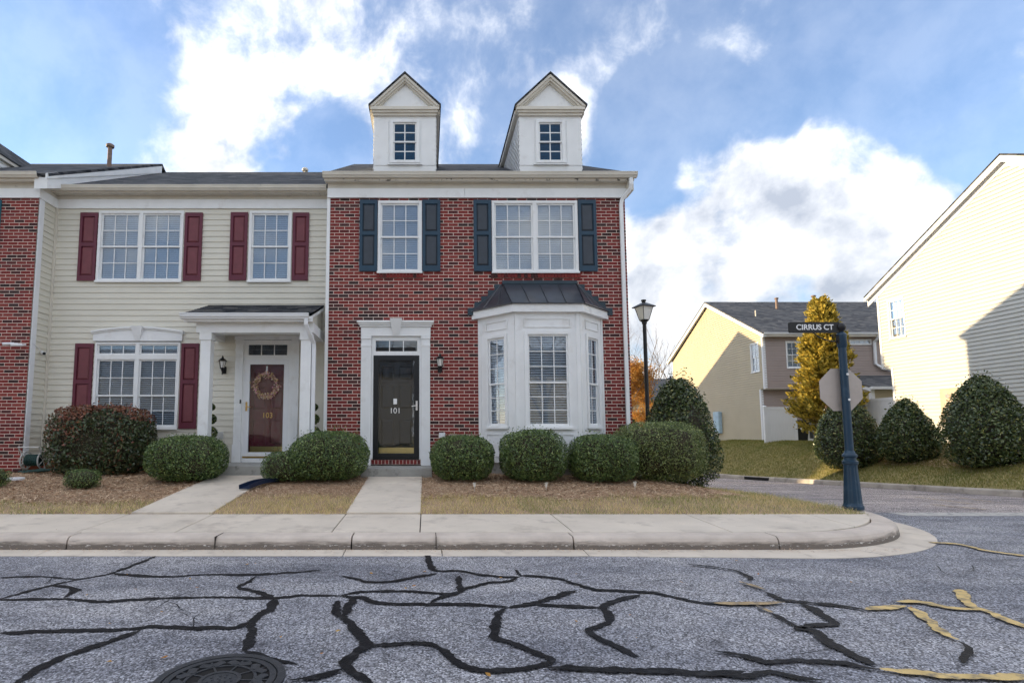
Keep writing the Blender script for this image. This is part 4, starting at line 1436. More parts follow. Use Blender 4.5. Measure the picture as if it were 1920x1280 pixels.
SEALED = [
    [(-2.77, 5.87), (-2.82, 5.19), (-3.00, 4.93), (-3.10, 4.76), (-3.23, 4.37)],
    [(-2.80, 5.15), (-2.57, 5.08), (-2.25, 5.04), (-1.98, 5.11), (-1.55, 5.11), (-1.22, 5.19), (-0.98, 5.27)],
    [(-3.71, 5.00), (-3.42, 5.04), (-3.15, 4.98), (-3.01, 4.95)],
    [(-3.10, 4.76), (-2.89, 4.68), (-2.80, 4.59), (-2.77, 4.42)],
    [(-3.21, 4.35), (-3.02, 4.36), (-2.77, 4.37), (-2.64, 4.36), (-2.44, 4.31), (-2.21, 4.35), (-1.90, 4.40), (-1.56, 4.42), (-1.25, 4.40), (-1.14, 4.40), (-0.96, 4.46), (-0.66, 4.46)],
    [(-1.50, 5.06), (-1.50, 4.88), (-1.53, 4.71), (-1.43, 4.63), (-1.28, 4.51), (-1.15, 4.39)],
    [(-1.15, 4.37), (-1.12, 4.15), (-1.16, 3.95), (-1.14, 3.78), (-1.08, 3.59), (-1.05, 3.36)],
    [(-1.05, 3.35), (-0.96, 3.31), (-0.82, 3.22), (-0.70, 3.17)],
    [(-2.68, 3.65), (-2.36, 3.68), (-2.04, 3.69), (-1.88, 3.72), (-1.77, 3.77), (-1.61, 3.75), (-1.40, 3.74), (-1.24, 3.74), (-1.18, 3.85)],
    [(-1.82, 3.69), (-1.90, 3.53), (-1.98, 3.38), (-2.04, 3.26), (-2.06, 3.09), (-2.05, 2.89)],
    [(0.00, 5.95), (0.02, 5.57), (0.09, 5.25), (0.29, 5.25), (0.45, 5.11), (0.65, 5.02), (0.81, 5.02)],
    [(-0.75, 5.06), (-0.64, 4.98), (-0.51, 4.86), (-0.31, 4.86), (-0.10, 5.02), (0.10, 5.15)],
    [(-0.66, 4.47), (-0.55, 4.54), (-0.37, 4.57), (-0.06, 4.56), (0.15, 4.51), (0.24, 4.56)],
    [(0.29, 5.06), (0.27, 4.79), (0.25, 4.56), (0.09, 4.39), (0.03, 4.27)],
    [(0.25, 4.54), (0.38, 4.71), (0.52, 4.83), (0.69, 4.88), (0.78, 4.98)],
    [(-0.66, 4.46), (-0.56, 4.39), (-0.49, 4.40), (-0.37, 4.27), (-0.17, 4.25), (0.06, 4.23), (0.30, 4.22), (0.48, 4.19), (0.59, 4.17)],
    [(0.59, 4.15), (0.77, 4.24), (0.95, 4.39), (1.08, 4.51), (1.19, 4.59)],
    [(0.80, 4.22), (1.00, 4.19), (1.24, 4.15)],
    [(0.82, 5.06), (0.96, 5.04), (1.14, 4.95), (1.23, 4.79), (1.34, 4.62), (1.48, 4.59), (1.77, 4.53), (1.88, 4.43), (1.97, 4.31), (2.11, 4.24), (2.50, 4.24)],
    [(0.81, 5.27), (0.83, 5.04)],
    [(1.65, 4.46), (1.42, 4.31), (1.27, 4.17), (1.25, 4.00), (1.20, 3.84), (1.07, 3.72), (1.02, 3.66), (1.07, 3.52), (1.13, 3.37), (1.18, 3.25)],
    [(0.58, 4.14), (0.50, 4.03), (0.45, 3.79), (0.42, 3.58), (0.49, 3.49), (0.59, 3.37), (0.67, 3.25), (0.68, 3.19), (0.58, 3.13), (0.42, 3.09), (0.31, 3.08), (0.21, 3.13), (0.13, 3.25), (0.04, 3.43), (-0.07, 3.46), (-0.27, 3.44), (-0.35, 3.41)],
    [(-0.55, 4.39), (-0.56, 4.08), (-0.57, 3.94), (-0.51, 3.81), (-0.41, 3.58), (-0.35, 3.43), (-0.41, 3.28), (-0.43, 3.15), (-0.38, 3.05), (-0.27, 2.92)],
    [(-0.66, 4.31), (-0.64, 4.07), (-0.56, 3.89)],
    [(-0.69, 2.96), (-0.55, 3.01), (-0.44, 3.10)],
    [(0.64, 3.11), (0.89, 3.09), (1.19, 3.08), (1.49, 3.03), (1.67, 3.06)],
    [(2.66, 4.53), (2.68, 4.33), (2.84, 4.25), (2.97, 4.19), (3.10, 4.10)],
    [(2.73, 4.25), (2.75, 4.09), (2.71, 3.93), (2.66, 3.79), (2.52, 3.78), (2.37, 3.71), (2.44, 3.67), (2.40, 3.49), (2.40, 3.33), (2.41, 3.18), (2.41, 3.14)],
    [(2.39, 4.01), (2.39, 3.87), (2.39, 3.74)],
    [(1.65, 3.33), (1.75, 3.28), (1.85, 3.18), (2.01, 3.20), (2.24, 3.18), (2.31, 3.13), (2.39, 3.08)],
    [(1.49, 3.02), (1.66, 3.01), (1.80, 3.05), (1.87, 2.99), (2.00, 2.95)],
]
THIN = [
    [(2.48, 5.46), (2.68, 5.35), (2.80, 5.21), (2.80, 4.97), (2.72, 4.88)],
    [(3.18, 3.48), (3.14, 3.38), (2.90, 3.16)],
]
PAINT = [
    [(5.73, 6.54), (5.97, 6.42), (5.95, 6.08), (6.12, 5.80)],
    [(3.10, 4.09), (3.32, 4.15), (3.46, 4.17)],
    [(3.47, 4.27), (3.66, 4.25), (3.74, 4.13), (3.92, 4.09)],
    [(4.25, 4.59), (4.07, 4.39), (3.92, 4.17), (3.93, 4.09), (3.88, 3.90), (3.84, 3.69)],
    [(3.45, 4.13), (3.38, 3.93), (3.27, 3.73), (3.20, 3.57), (3.20, 3.50)],
    [(2.39, 3.08), (2.50, 3.04), (2.64, 3.00), (2.81, 2.99), (3.10, 3.00)],
]
FADED = [
    [(2.62, 4.83), (2.69, 4.59)],
    [(2.10, 4.23), (2.35, 4.22), (2.63, 4.25)],
    [(2.38, 4.17), (2.39, 4.01)],
    [(9.53, 11.15), (9.60, 9.92)],
    [(8.84, 10.00), (9.11, 9.25)],
    [(10.21, 11.34), (10.27, 10.15)],
]

zz = .003
for i, pts in enumerate(SEALED):
    strip('crack_seal', pts, rnd.uniform(.042, .066) if min(p[1] for p in pts) > 4.2 else rnd.uniform(.050, .072), zz, SEAL, .022)
    zz += .00035
for pts in THIN:
    strip('crack_seal', pts, .04, zz, SEAL)
    zz += .00035
for pts in PAINT:
    strip('yellow_mark', pts, .075, zz, YELLOW, .02)
    zz += .00035
for pts in FADED:
    strip('faded_yellow_mark', pts, .06, zz, FADEDYELLOW)
    zz += .00035
# hairline cracks
for k in range(26):
    x, y_ = rnd.uniform(-4, 8), rnd.uniform(2.8, 5.6)
    a = rnd.uniform(-.5, .5) + (math.pi / 2 if rnd.random() < .3 else 0)
    pts = [(x, y_)]
    for q in range(3):
        a += rnd.uniform(-.5, .5)
        pts.append((pts[-1][0] + .16 * math.cos(a), pts[-1][1] + .16 * math.sin(a)))
    strip('hairline_crack', pts, .008, zz, SEAL, .004)
    zz += .0002
obj('stop_line', MB().box(7.30, 12.2, 8.66, 9.02, -.01, .005), WHITEPAINT, road)

# manhole cover
mh = thing('manhole_cover', (-1.05, 2.97, 0), 'round cast iron grate with leaf pattern set in the asphalt', 'manhole cover')


def ring(mb_, r0, r1, z0, z1, n=48, a0=0., a1=2 * math.pi, cx=-1.05, cy=2.97):
    full = a1 - a0 > 6.28
    m_ = n if full else n + 1
    for i in range(m_):
        a = a0 + (a1 - a0) * i / n
        c_, s_ = math.cos(a), math.sin(a)
        mb_.v += [(cx + r0 * c_, cy + r0 * s_, z0), (cx + r1 * c_, cy + r1 * s_, z0), (cx + r1 * c_, cy + r1 * s_, z1), (cx + r0 * c_, cy + r0 * s_, z1)]
    base_ = len(mb_.v) - 4 * m_
    for i in range(n):
        p, q = base_ + 4 * i, base_ + 4 * ((i + 1) % m_)
        for a, b in ((0, 1), (1, 2), (2, 3), (3, 0)):
            mb_.f.append((p + a, p + b, q + b, q + a))
    return mb_


obj('frame_ring', ring(MB(), .285, .325, -.02, .012), IRON, mh)
g = ring(MB(), .245, .278, -.02, .010)
ring(g, .165, .180, -.02, .009)
ring(g, .085, .105, -.02, .009, 32)
for k in range(9):
    a = 2 * math.pi * k / 9
    for r0, r1, w0, w1 in ((.105, .165, .010, .010), (.180, .245, .010, .010)):
        c_, s_ = math.cos(a), math.sin(a)
        q = [(-1.05 + r * c_ - w * s_, 2.97 + r * s_ + w * c_) for r, w in ((r0, -w0 / 2), (r1, -w1 / 2), (r1, w1 / 2), (r0, w0 / 2))]
        g.pz(q, -.02, .008)
    # leaf on every rib
    for sgn in (-1, 1):
        b = a + sgn * .16
        cxl, cyl = -1.05 + .205 * math.cos(b), 2.97 + .205 * math.sin(b)
        t_ = b + sgn * .9
        leaf = [(cxl + .036 * math.cos(t_ + q) * (1 if abs(math.cos(q)) > .5 else .6), cyl + .036 * math.sin(t_ + q) * (1 if abs(math.cos(q)) > .5 else .6)) for q in [0, .8, 1.57, 2.35, 3.14, 3.93, 4.71, 5.5]]
        g.pz(leaf, -.02, .011)
obj('grate', g, IRON, mh)
c = MB().lathe([(.0845, -.02), (.0845, .006)], -1.05, 2.97, 24)
for k in range(14):
    a = k * 2.4
    r_ = .018 * math.sqrt(k)
    c.lathe([(.008, .006), (.006, .011)], -1.05 + r_ * math.cos(a), 2.97 + r_ * math.sin(a), 6)
obj('centre_disc', c, IRON, mh)
obj('pit_shade_disc', MB().lathe([(.284, .0015), (.284, .0025)], -1.05, 2.97, 32), OPENSHADE, mh)  # flat disc in the grate gaps, coloured as the shade below


# ------------------------------------------------------------------ scattered ground cover
def pieces_mesh(name, verts, nper, tones, m, kind='stuff', parent=None, **kw):
    """many small faces of nper corners each"""
    nf = len(verts) // nper
    me = bpy.data.meshes.new(name)
    me.vertices.add(len(verts))
    me.vertices.foreach_set('co', np.asarray(verts, np.float32).ravel())
    me.loops.add(len(verts))
    me.loops.foreach_set('vertex_index', np.arange(len(verts), dtype=np.int32))
    me.polygons.add(nf)
    me.polygons.foreach_set('loop_start', np.arange(0, len(verts), nper, dtype=np.int32))
    me.polygons.foreach_set('loop_total', np.full(nf, nper, np.int32))
    me.update(calc_edges=True)
    at = me.attributes.new('tone', 'FLOAT', 'FACE')
    at.data.foreach_set('value', np.asarray(tones, np.float32))
    me.materials.append(m)
    return obj(name, me, None, parent, kind=kind, **kw)


def blades(name, pts, hgt, wid, m, tones, label, cat):
    n_ = len(pts)
    a = rng.random(n_) * 2 * np.pi
    lean = rng.normal(0, .55, (n_, 2)) * hgt[:, None]
    side = np.stack([np.cos(a), np.sin(a), np.zeros(n_)], 1) * wid[:, None] / 2
    tip = pts + np.concatenate([lean, hgt[:, None]], 1)
    v_ = np.stack([pts - side, pts + side, tip], 1).reshape(-1, 3)
    return pieces_mesh(name, v_, 3, tones, m, label=label, cat=cat)


def lumpy(x, y_, s=1.):
    return np.sin(x * 1.7 * s + 1.3 * np.sin(y_ * 2.1 * s)) * .5 + np.sin(y_ * 3.3 * s + x * .9 * s) * .3 + np.sin(x * 5.1 * s - y_ * 4.2 * s) * .2


def edge_y(x):                       # where the turf strip gives way to mulch
    return np.where(x > -.08, 8.50 + .07 * np.sin(x * 2.3) + .05 * np.sin(x * 5.1) + np.clip(x - 3.6, 0, 3) * .35, np.where(x > -2.83, 8.62 + .05 * np.sin(x * 6), 8.16 + .07 * np.sin(x * 2.9) + .04 * np.sin(x * 7)))


def on_walk(x, y_, pad=.0):
    return (((x > -1.055 - pad) & (x < -.082 + pad)) | ((x > -3.89 - pad) & (x < -2.83 + pad))) & (y_ < 10.45)


def yz(x, y_):
    return np.array([yard_z(a, b) for a, b in zip(x, y_)])


N = 130000
x = rng.uniform(-9.3, 6.05, N)
y_ = rng.uniform(7.44, 12.5, N)
lim = 3.9 + np.sqrt(np.maximum(2.16 ** 2 - np.maximum(8.5 - y_, 0) ** 2, 0))
right = (x > 4.6 + .25 * np.sin(y_ * 2)) & (x > 5.35 - np.clip(9.4 - y_, 0, 2) * 2.5)
keep = ((y_ < edge_y(x) + rng.normal(0, .06, N)) | right) & ~on_walk(x, y_, -.015) & (x < lim)
x, y_ = x[keep], y_[keep]
h_ = rng.uniform(.022, .068, len(x)) * (1 + .45 * lumpy(x, y_, 1.4)) * np.where(rng.random(len(x)) < .04, 1.7, 1)
tones = np.clip(.28 + .22 * lumpy(x, y_, 1.6) + np.where(((x > -2.9) & (x < -1)) | ((x > -.1) & (x < 1.3)), .22, 0) + rng.normal(0, .2, len(x)), 0, .999)
blades('grass', np.stack([x, y_, yz(x, y_) + .002], 1), h_, rng.uniform(.004, .008, len(x)), GRASS, tones, 'short dormant tan and green grass along the sidewalk', 'grass')
N = 90000
x, y_ = rng.uniform(12.56, 16.7, N), rng.uniform(11.2, 30, N)
keep = rng.random(N) < np.clip(24 / y_, .3, 1)
x, y_ = x[keep], y_[keep]
z_ = np.array([bank_z(a, b) for a, b in zip(x, y_)])
blades('bank_grass', np.stack([x, y_, z_], 1), rng.uniform(.04, .09, len(x)), rng.uniform(.008, .016, len(x)), LAWN,
       np.clip(.4 + .3 * lumpy(x, y_) + rng.normal(0, .2, len(x)), 0, .999), 'patchy green lawn on the bank across the side street', 'grass')


def chips(name, x, y_, zf, label, s=1.):
    n_ = len(x)
    L, Wd = rng.uniform(.018, .07, n_) * s, rng.uniform(.005, .013, n_) * s
    a = rng.random(n_) * 2 * np.pi
    tilt = rng.normal(0, .2, n_)
    u = np.stack([np.cos(a) * np.cos(tilt), np.sin(a) * np.cos(tilt), np.sin(tilt)], 1)
    w = np.stack([-np.sin(a), np.cos(a), rng.normal(0, .25, n_)], 1)
    c_ = np.stack([x, y_, zf + rng.uniform(.004, .028, n_)], 1)
    hu, hw = u * L[:, None] / 2, w * Wd[:, None] / 2
    v_ = np.stack([c_ - hu - hw, c_ + hu - hw * .6, c_ + hu + hw * .6, c_ - hu + hw], 1).reshape(-1, 3)
    return pieces_mesh(name, v_, 4, rng.random(n_), MULCH, label=label, cat='mulch')


N = 110000
x, y_ = rng.uniform(-9.4, 6.0, N), rng.uniform(8.0, 11.7, N)
keep = (y_ > edge_y(x) - .10 + rng.normal(0, .08, N)) & ~on_walk(x, y_, -.03) & ~((x > 5.35 - np.clip(9.4 - y_, 0, 2) * 2.5) & (x > 4.6)) & (rng.random(N) < np.clip(1.25 - (y_ - 8.5) * .25, .35, 1))
x, y_ = x[keep], y_[keep]
chips('mulch', x, y_, yz(x, y_), 'tan shredded wood mulch in the front planting beds')
N = 14000
x, y_ = rng.uniform(13.6, 16.6, N), rng.uniform(12, 19.2, N)
keep = np.abs(y_ - (15.4 - (x - 14.6) * .4)) < 3.6 - np.abs(x - 15.2)
x, y_ = x[keep], y_[keep]
chips('bank_mulch', x, y_, np.array([bank_z(a, b) for a, b in zip(x, y_)]) + .02, 'reddish mulch around the hollies below the cream house', 1.5)
N = 2600
x = rng.uniform(-9, 5, N)
y_ = 6.07 - np.abs(rng.normal(0, .05, N)) - .02
chips('gutter_litter', x, y_, np.full(N, .018), 'bits of mulch and dead leaves lying in the gutter', .45)
N = 1500
x, y_ = rng.uniform(-9, 5.2, N), rng.uniform(6.4, 7.5, N)
keep = rng.random(N) < (.06 + .9 * np.clip((y_ - 7.2) / .3, 0, 1) ** 2)
chips('sidewalk_litter', x[keep], y_[keep], .165 + (y_[keep] - 6.36) * .033, 'scattered bits of dry grass and mulch on the sidewalk', .4)
# a few fallen leaves in the street
N = 46
x, y_ = rng.uniform(-3, 6, N), rng.uniform(2.7, 5.7, N)
v_ = []
for a, b in zip(x, y_):
    t_, s_ = rng.random() * 6.28, rng.uniform(.010, .022)
    for q in (0, 1.2, 3.14, 5.08):
        rr = s_ * (1 if q in (0, 3.14) else .6)
        v_.append((a + rr * math.cos(t_ + q), b + rr * math.sin(t_ + q), .014 + rng.uniform(0, .012)))
pieces_mesh('fallen_leaves', v_, 4, rng.random(N), AUTUMN, label='small yellow fallen leaves scattered over the asphalt', cat='leaves')


# ------------------------------------------------------------------ shrubs and trees
def leaf_faces(c, nrm, size, aspect=.5):
    """pointed folded leaves (two triangles as a bent quad) at points c facing about nrm"""
    n_ = len(c)
    r_ = rng.normal(0, 1, (n_, 3))
    u = np.cross(nrm, r_)
    u /= np.linalg.norm(u, axis=1)[:, None] + 1e-9
    w = np.cross(nrm, u)
    L = (size * rng.uniform(.7, 1.3, n_))[:, None]
    fold = nrm * L * rng.uniform(.0, .25, n_)[:, None]
    return np.stack([c - u * L / 2, c + w * L * aspect / 2 + fold, c + u * L / 2, c - w * L * aspect / 2 + fold], 1).reshape(-1, 3)


def shell(n_, rx, ry, h, p, lump, seed, zmin=.03, taper=0., depth=.22, base=.0):
    """points and outward normals in the outer layer of a clipped mound standing on z = 0"""
    g = np.random.default_rng(seed)
    d = g.normal(0, 1, (n_ * 2, 3))
    d /= np.linalg.norm(d, axis=1)[:, None]
    r_ = (np.abs(d[:, 0]) ** p + np.abs(d[:, 1]) ** p + np.abs(d[:, 2]) ** p) ** (-1 / p)
    k = g.normal(0, 1, (10, 3)) * 3.2
    ph = g.random(10) * 6.28
    bump = sum(np.sin(d @ k[i] + ph[i]) for i in range(10)) / 10
    fine = sum(np.sin(d @ (k[i] * 3.1) + ph[i]) for i in range(10)) / 10
    r_ = r_ * (1 + lump * bump + lump * .6 * fine)
    q = d * r_[:, None]
    inner = 1 - depth * g.random(n_ * 2) ** 1.6
    q = q * inner[:, None]
    zz_ = (q[:, 2] + 1) / 2
    wid = 1 - taper * np.clip(zz_, 0, 1.2) ** 1.25
    pos = np.stack([q[:, 0] * rx * wid, q[:, 1] * ry * wid, base + zz_ * (h - base)], 1)
    nr = d / np.array([rx, ry, h / 2])
    nr /= np.linalg.norm(nr, axis=1)[:, None]
    ok = pos[:, 2] > zmin
    return pos[ok][:n_], nr[ok][:n_]


def shrub(name, loc, rx, ry, h, m, label, n_=14000, leaf=.031, p=2.7, lump=.075, taper=0., group=None, cat='shrub', seed=1, depth=.26, rough_top=0, split=None, aspect=.55, base=0.):
    """clipped or loose evergreen: thousands of leaves in the outer layer, solid dark core inside"""
    t_ = thing(name, loc, label, cat, group)
    M = Matrix.Translation(loc)
    pos, nr = shell(n_, rx, ry, h, p, lump, seed, taper=taper, depth=depth, base=base)
    if rough_top:                                     # stray shoots standing above the clipped surface
        k = rng.random(len(pos)) < .07
        up_ = np.maximum(nr[:, 2], 0) * rng.random(len(pos)) * rough_top
        pos[k] += nr[k] * up_[k][:, None] + np.array([0, 0, 1]) * up_[k][:, None] * .5
    nn = nr * .75 + rng.normal(0, .62, nr.shape)
    nn /= np.linalg.norm(nn, axis=1)[:, None]
    size = leaf * rng.uniform(.65, 1.35, len(pos))
    kk_ = np.random.default_rng(seed + 90).normal(0, 1, (6, 3)) * 4.5 / max(rx, .4)       # thin patches where the dark core shows through
    hole = sum(np.sin(pos @ kk_[i] + i) for i in range(6)) / 6
    size = np.where(hole > .42, size * .55, size)
    tone = np.clip(rng.random(len(pos)), 0, .999)
    if split is None:
        pieces_mesh('foliage', leaf_faces(pos, nn, size, aspect), 4, tone, m, None, t_, M=M)
    else:                                             # two leaf colours: new red growth and old green leaves
        f_, m2, nm = split
        k = f_(pos)
        for kk, mm, nm_ in ((~k, m, 'foliage'), (k, m2, nm)):
            pieces_mesh(nm_, leaf_faces(pos[kk], nn[kk], size[kk], aspect), 4, tone[kk], mm, None, t_, M=M)
    # solid core stops see-through; inner shade between leaves is put into its dark colour
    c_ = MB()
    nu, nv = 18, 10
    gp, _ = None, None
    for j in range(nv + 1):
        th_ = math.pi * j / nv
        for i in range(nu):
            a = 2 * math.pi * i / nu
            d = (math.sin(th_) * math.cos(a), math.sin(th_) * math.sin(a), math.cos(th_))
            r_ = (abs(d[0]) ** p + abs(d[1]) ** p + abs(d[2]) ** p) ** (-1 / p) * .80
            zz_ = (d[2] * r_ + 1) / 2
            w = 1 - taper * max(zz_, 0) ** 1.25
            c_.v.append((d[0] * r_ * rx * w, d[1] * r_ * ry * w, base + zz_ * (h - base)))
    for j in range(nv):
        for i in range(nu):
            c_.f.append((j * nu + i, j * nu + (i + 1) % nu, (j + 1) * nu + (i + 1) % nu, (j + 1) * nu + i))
    obj('dark_core', c_, SHRUBCORE, t_, M, smooth=True)
    st = MB()
    for k in range(5):
        a = k * 1.3
        st.tube([(.05 * math.cos(a), .05 * math.sin(a), -.08), (.22 * rx * math.cos(a), .22 * ry * math.sin(a), h * .35)], [.022, .012], 6)
    obj('stem', st, BARK, t_, M)
    return t_


def gz(x, y):
    return yard_z(x, y) - .01


G = 'clipped boxwoods in front of the brick house'
shrub('boxwood_shrub', (.64, 10.05, gz(.64, 10.05)), .57, .52, .80, BOX, 'round clipped boxwood beside the step of door 101', 17000, seed=3, group=G, rough_top=.07)
shrub('boxwood_shrub', (1.88, 9.98, gz(1.88, 9.98)), .60, .55, .90, BOX, 'clipped boxwood under the left half of the bay window', 18000, seed=4, group=G, rough_top=.08)
shrub('boxwood_shrub', (3.08, 9.92, gz(3.1, 9.9)), .56, .53, .82, BOX, 'flat-topped boxwood under the right half of the bay window', 18000, seed=5, group=G, p=3.2, rough_top=.07)
shrub('boxwood_shrub', (4.27, 10.42, gz(4.2, 10.4)), .76, .72, 1.08, BOXPALE, 'largest pale green boxwood mound, at the corner of the brick house', 26000, seed=6, group=G, p=3.2, lump=.05, rough_top=.05)
shrub('boxwood_shrub', (-4.22, 9.95, gz(-4.2, 9.95)), .66, .62, .80, BOX, 'dark green boxwood dome left of the walk to door 103', 20000, seed=7, lump=.05, group=G, rough_top=.04)
shrub('boxwood_shrub', (-1.72, 10.0, gz(-1.7, 10.0)), .70, .62, .88, BOX, 'wide boxwood between the two front walks', 20000, seed=8, lump=.06, group=G, rough_top=.08)
shrub('boxwood_shrub', (-2.42, 9.92, gz(-2.4, 9.9)), .48, .46, .52, BOX, 'ragged low boxwood overgrowing the edge of the walk to door 103', 9000, seed=9, lump=.14, rough_top=.12, depth=.4, group=G)
red = lambda p_: (p_[:, 2] > 1.12 + .12 * np.sin(p_[:, 0] * 5)) | ((p_[:, 0] < -.05) & (p_[:, 2] > .62) & (np.random.default_rng(2).random(len(p_)) < .34)) | (np.random.default_rng(5).random(len(p_)) < .06)
shrub('photinia_hedge', (-6.25, 10.85, .47), .90, .62, 1.30, PHOT, 'large square-cut photinia with red leaf tips under the maroon shutters', 20000, .052, p=4.2, lump=.05, seed=10, split=(red, PHOTRED, 'red_foliage'), cat='hedge', rough_top=.06, depth=.3)
shrub('dwarf_shrub', (-5.62, 9.25, gz(-5.6, 9.25)), .27, .22, .32, BOX, 'tiny round shrub alone in the mulch before the photinia', 3500, .020, seed=12, lump=.1, rough_top=.05)
shrub('dwarf_shrub', (-7.22, 9.32, gz(-7.2, 9.3)), .32, .25, .33, BOX, 'small clipped shrub cut by the picture edge in the mulch', 3500, .020, seed=13, lump=.08)
shrub('holly_shrub', (5.52, 12.3, gz(5.5, 12.3) - .05), .90, .85, 2.42, HOLLY, 'tall dark holly behind the boxwoods by the lamp post', 26000, .055, p=2.4, lump=.13, taper=.52, seed=14, rough_top=.22, depth=.35)
shrub('holly_shrub', (4.85, 14.4, .1), .7, .7, 1.65, HOLLY, 'dark shrub at the brick corner behind the lamp post', 9000, .055, p=2.4, lump=.08, taper=.2, seed=15, rough_top=.1, depth=.35)
GH = 'hollies on the bank across the side street'
shrub('holly_shrub', (13.35, 17.85, bank_z(13.35, 17.85) - .05), 1.02, .95, 2.12, HOLLY, 'rounded holly behind the street sign post, sunlit at the top', 20000, .06, p=2.4, lump=.11, taper=.36, seed=16, group=GH, rough_top=.12, depth=.3)
shrub('holly_shrub', (13.95, 16.35, bank_z(13.95, 16.35) - .05), .86, .86, 1.86, HOLLY, 'smallest cone-shaped holly, in the middle of the three on the bank', 18000, .06, p=2.2, lump=.12, taper=.60, seed=17, group=GH, rough_top=.14, depth=.3)
shrub('holly_shrub', (13.85, 13.95, bank_z(13.85, 13.95) - .05), 1.02, 1.0, 2.26, HOLLY, 'largest holly of the bank, before the utility boxes of the cream house', 24000, .06, p=2.3, lump=.11, taper=.55, seed=18, group=GH, rough_top=.12, depth=.3)


def limb_tree(name, loc, height, label, seed, spread=.5, leaves=None, levels=5, trunk=.12, cat='tree', group=None, lean=0., start=.25, kids=(3, 3, 3, 3, 2)):
    """tapered trunk that forks into ever finer branches"""
    g = random.Random(seed)
    t_ = thing(name, loc, label, cat, group)
    M = Matrix.Translation(loc)
    tr, crown, tips = MB(), MB(), []

    def grow(p, d, L, r, lev):
        pts, rs = [p], [r]
        q, dd = p, d
        n_ = 4 if lev < 2 else 3
        for i in range(n_):
            dd = (dd + Vector((g.uniform(-1, 1), g.uniform(-1, 1), g.uniform(-.3, .7))) * .16).normalized()
            q = q + dd * L / n_
            pts.append(q)
            rs.append(r * (1 - .55 * (i + 1) / n_))
        (tr if lev == 0 else crown).tube(pts, rs, 7 if lev < 2 else 4)
        if lev >= levels - 1:
            tips.extend(pts[1:])
            return
        for k in range(kids[lev]):
            f_ = start + (1 - start) * (k + g.random()) / kids[lev] if lev == 0 else .35 + .65 * (k + g.random()) / kids[lev]
            i = min(int(f_ * n_), n_ - 1)
            b = pts[i].lerp(pts[i + 1], f_ * n_ - i)
            a = g.uniform(0, 6.28)
            side = Vector((math.cos(a), math.sin(a), .25))
            nd = (dd * (1 - spread) + side * spread).normalized()
            grow(b, nd, L * g.uniform(.48, .68), rs[i] * .55, lev + 1)
    grow(Vector((0, 0, -.2)), Vector((lean, 0, 1)).normalized(), height * .62, trunk, 0)
    obj('trunk', tr, BARK, t_, M, smooth=True)
    cr = obj('branches' if leaves else 'crown', crown, BARK, t_, M)
    if leaves:
        m, n_, size = leaves
        base_ = np.array([list(p) for p in tips])
        c_ = base_[np.random.default_rng(seed).integers(0, len(base_), n_)] + rng.normal(0, height * .035, (n_, 3))
        nn = rng.normal(0, 1, (n_, 3))
        nn /= np.linalg.norm(nn, axis=1)[:, None]
        pieces_mesh('crown', leaf_faces(c_, nn, np.full(n_, size), .6), 4, rng.random(n_), m, None, t_, M=M)
    return t_


def conifer(name, loc, r, h, m, label, n_=30000, seed=1, cat='tree', leaf=.10):
    """dense columnar evergreen: flat sprays tipped upward on short branches round a trunk"""
    t_ = thing(name, loc, label, cat)
    M = Matrix.Translation(loc)
    g = np.random.default_rng(seed)
    nb = 300
    zb = h * (.13 + .85 * g.random(nb) ** .9)
    rb = r * np.clip(1.05 - (zb / h), .03, 1) ** .78 * g.uniform(.72, 1.12, nb) * np.where(zb < h * .22, .72 + zb / h, 1)
    ab = g.random(nb) * 6.283
    br = MB()
    for z0, rr, a in zip(zb, rb, ab):
        br.tube([(0, 0, z0 - rr * .25), (rr * .6 * math.cos(a), rr * .6 * math.sin(a), z0 - rr * .05), (rr * .95 * math.cos(a), rr * .95 * math.sin(a), z0 + rr * .22)], [.014, .009, .004], 4)
    obj('trunk', MB().tube([(0, 0, -.2), (0, 0, h * .5), (0, 0, h * .97)], [.11, .07, .012], 8), BARK, t_, M, smooth=True)
    obj('branches', br, BARK, t_, M)
    i = g.integers(0, nb, n_)
    f_ = .35 + .7 * g.random(n_) ** .8
    ctr = np.stack([rb[i] * f_ * np.cos(ab[i]), rb[i] * f_ * np.sin(ab[i]), zb[i] + rb[i] * (.22 * f_ ** 2 - .05)], 1) + g.normal(0, .075, (n_, 3))
    out_ = np.stack([np.cos(ab[i]), np.sin(ab[i]), np.full(n_, .8)], 1) + g.normal(0, .45, (n_, 3))
    out_ /= np.linalg.norm(out_, axis=1)[:, None]
    nr = np.cross(out_, g.normal(0, 1, (n_, 3)))
    nr /= np.linalg.norm(nr, axis=1)[:, None] + 1e-9
    w = np.cross(out_, nr)
    L = leaf * g.uniform(.7, 1.5, n_)[:, None]
    v_ = np.stack([ctr - out_ * L * .4, ctr + w * L * .28, ctr + out_ * L * .6, ctr - w * L * .28], 1).reshape(-1, 3)
    pieces_mesh('crown', v_, 4, g.random(n_), m, None, t_, M=M)
    return t_


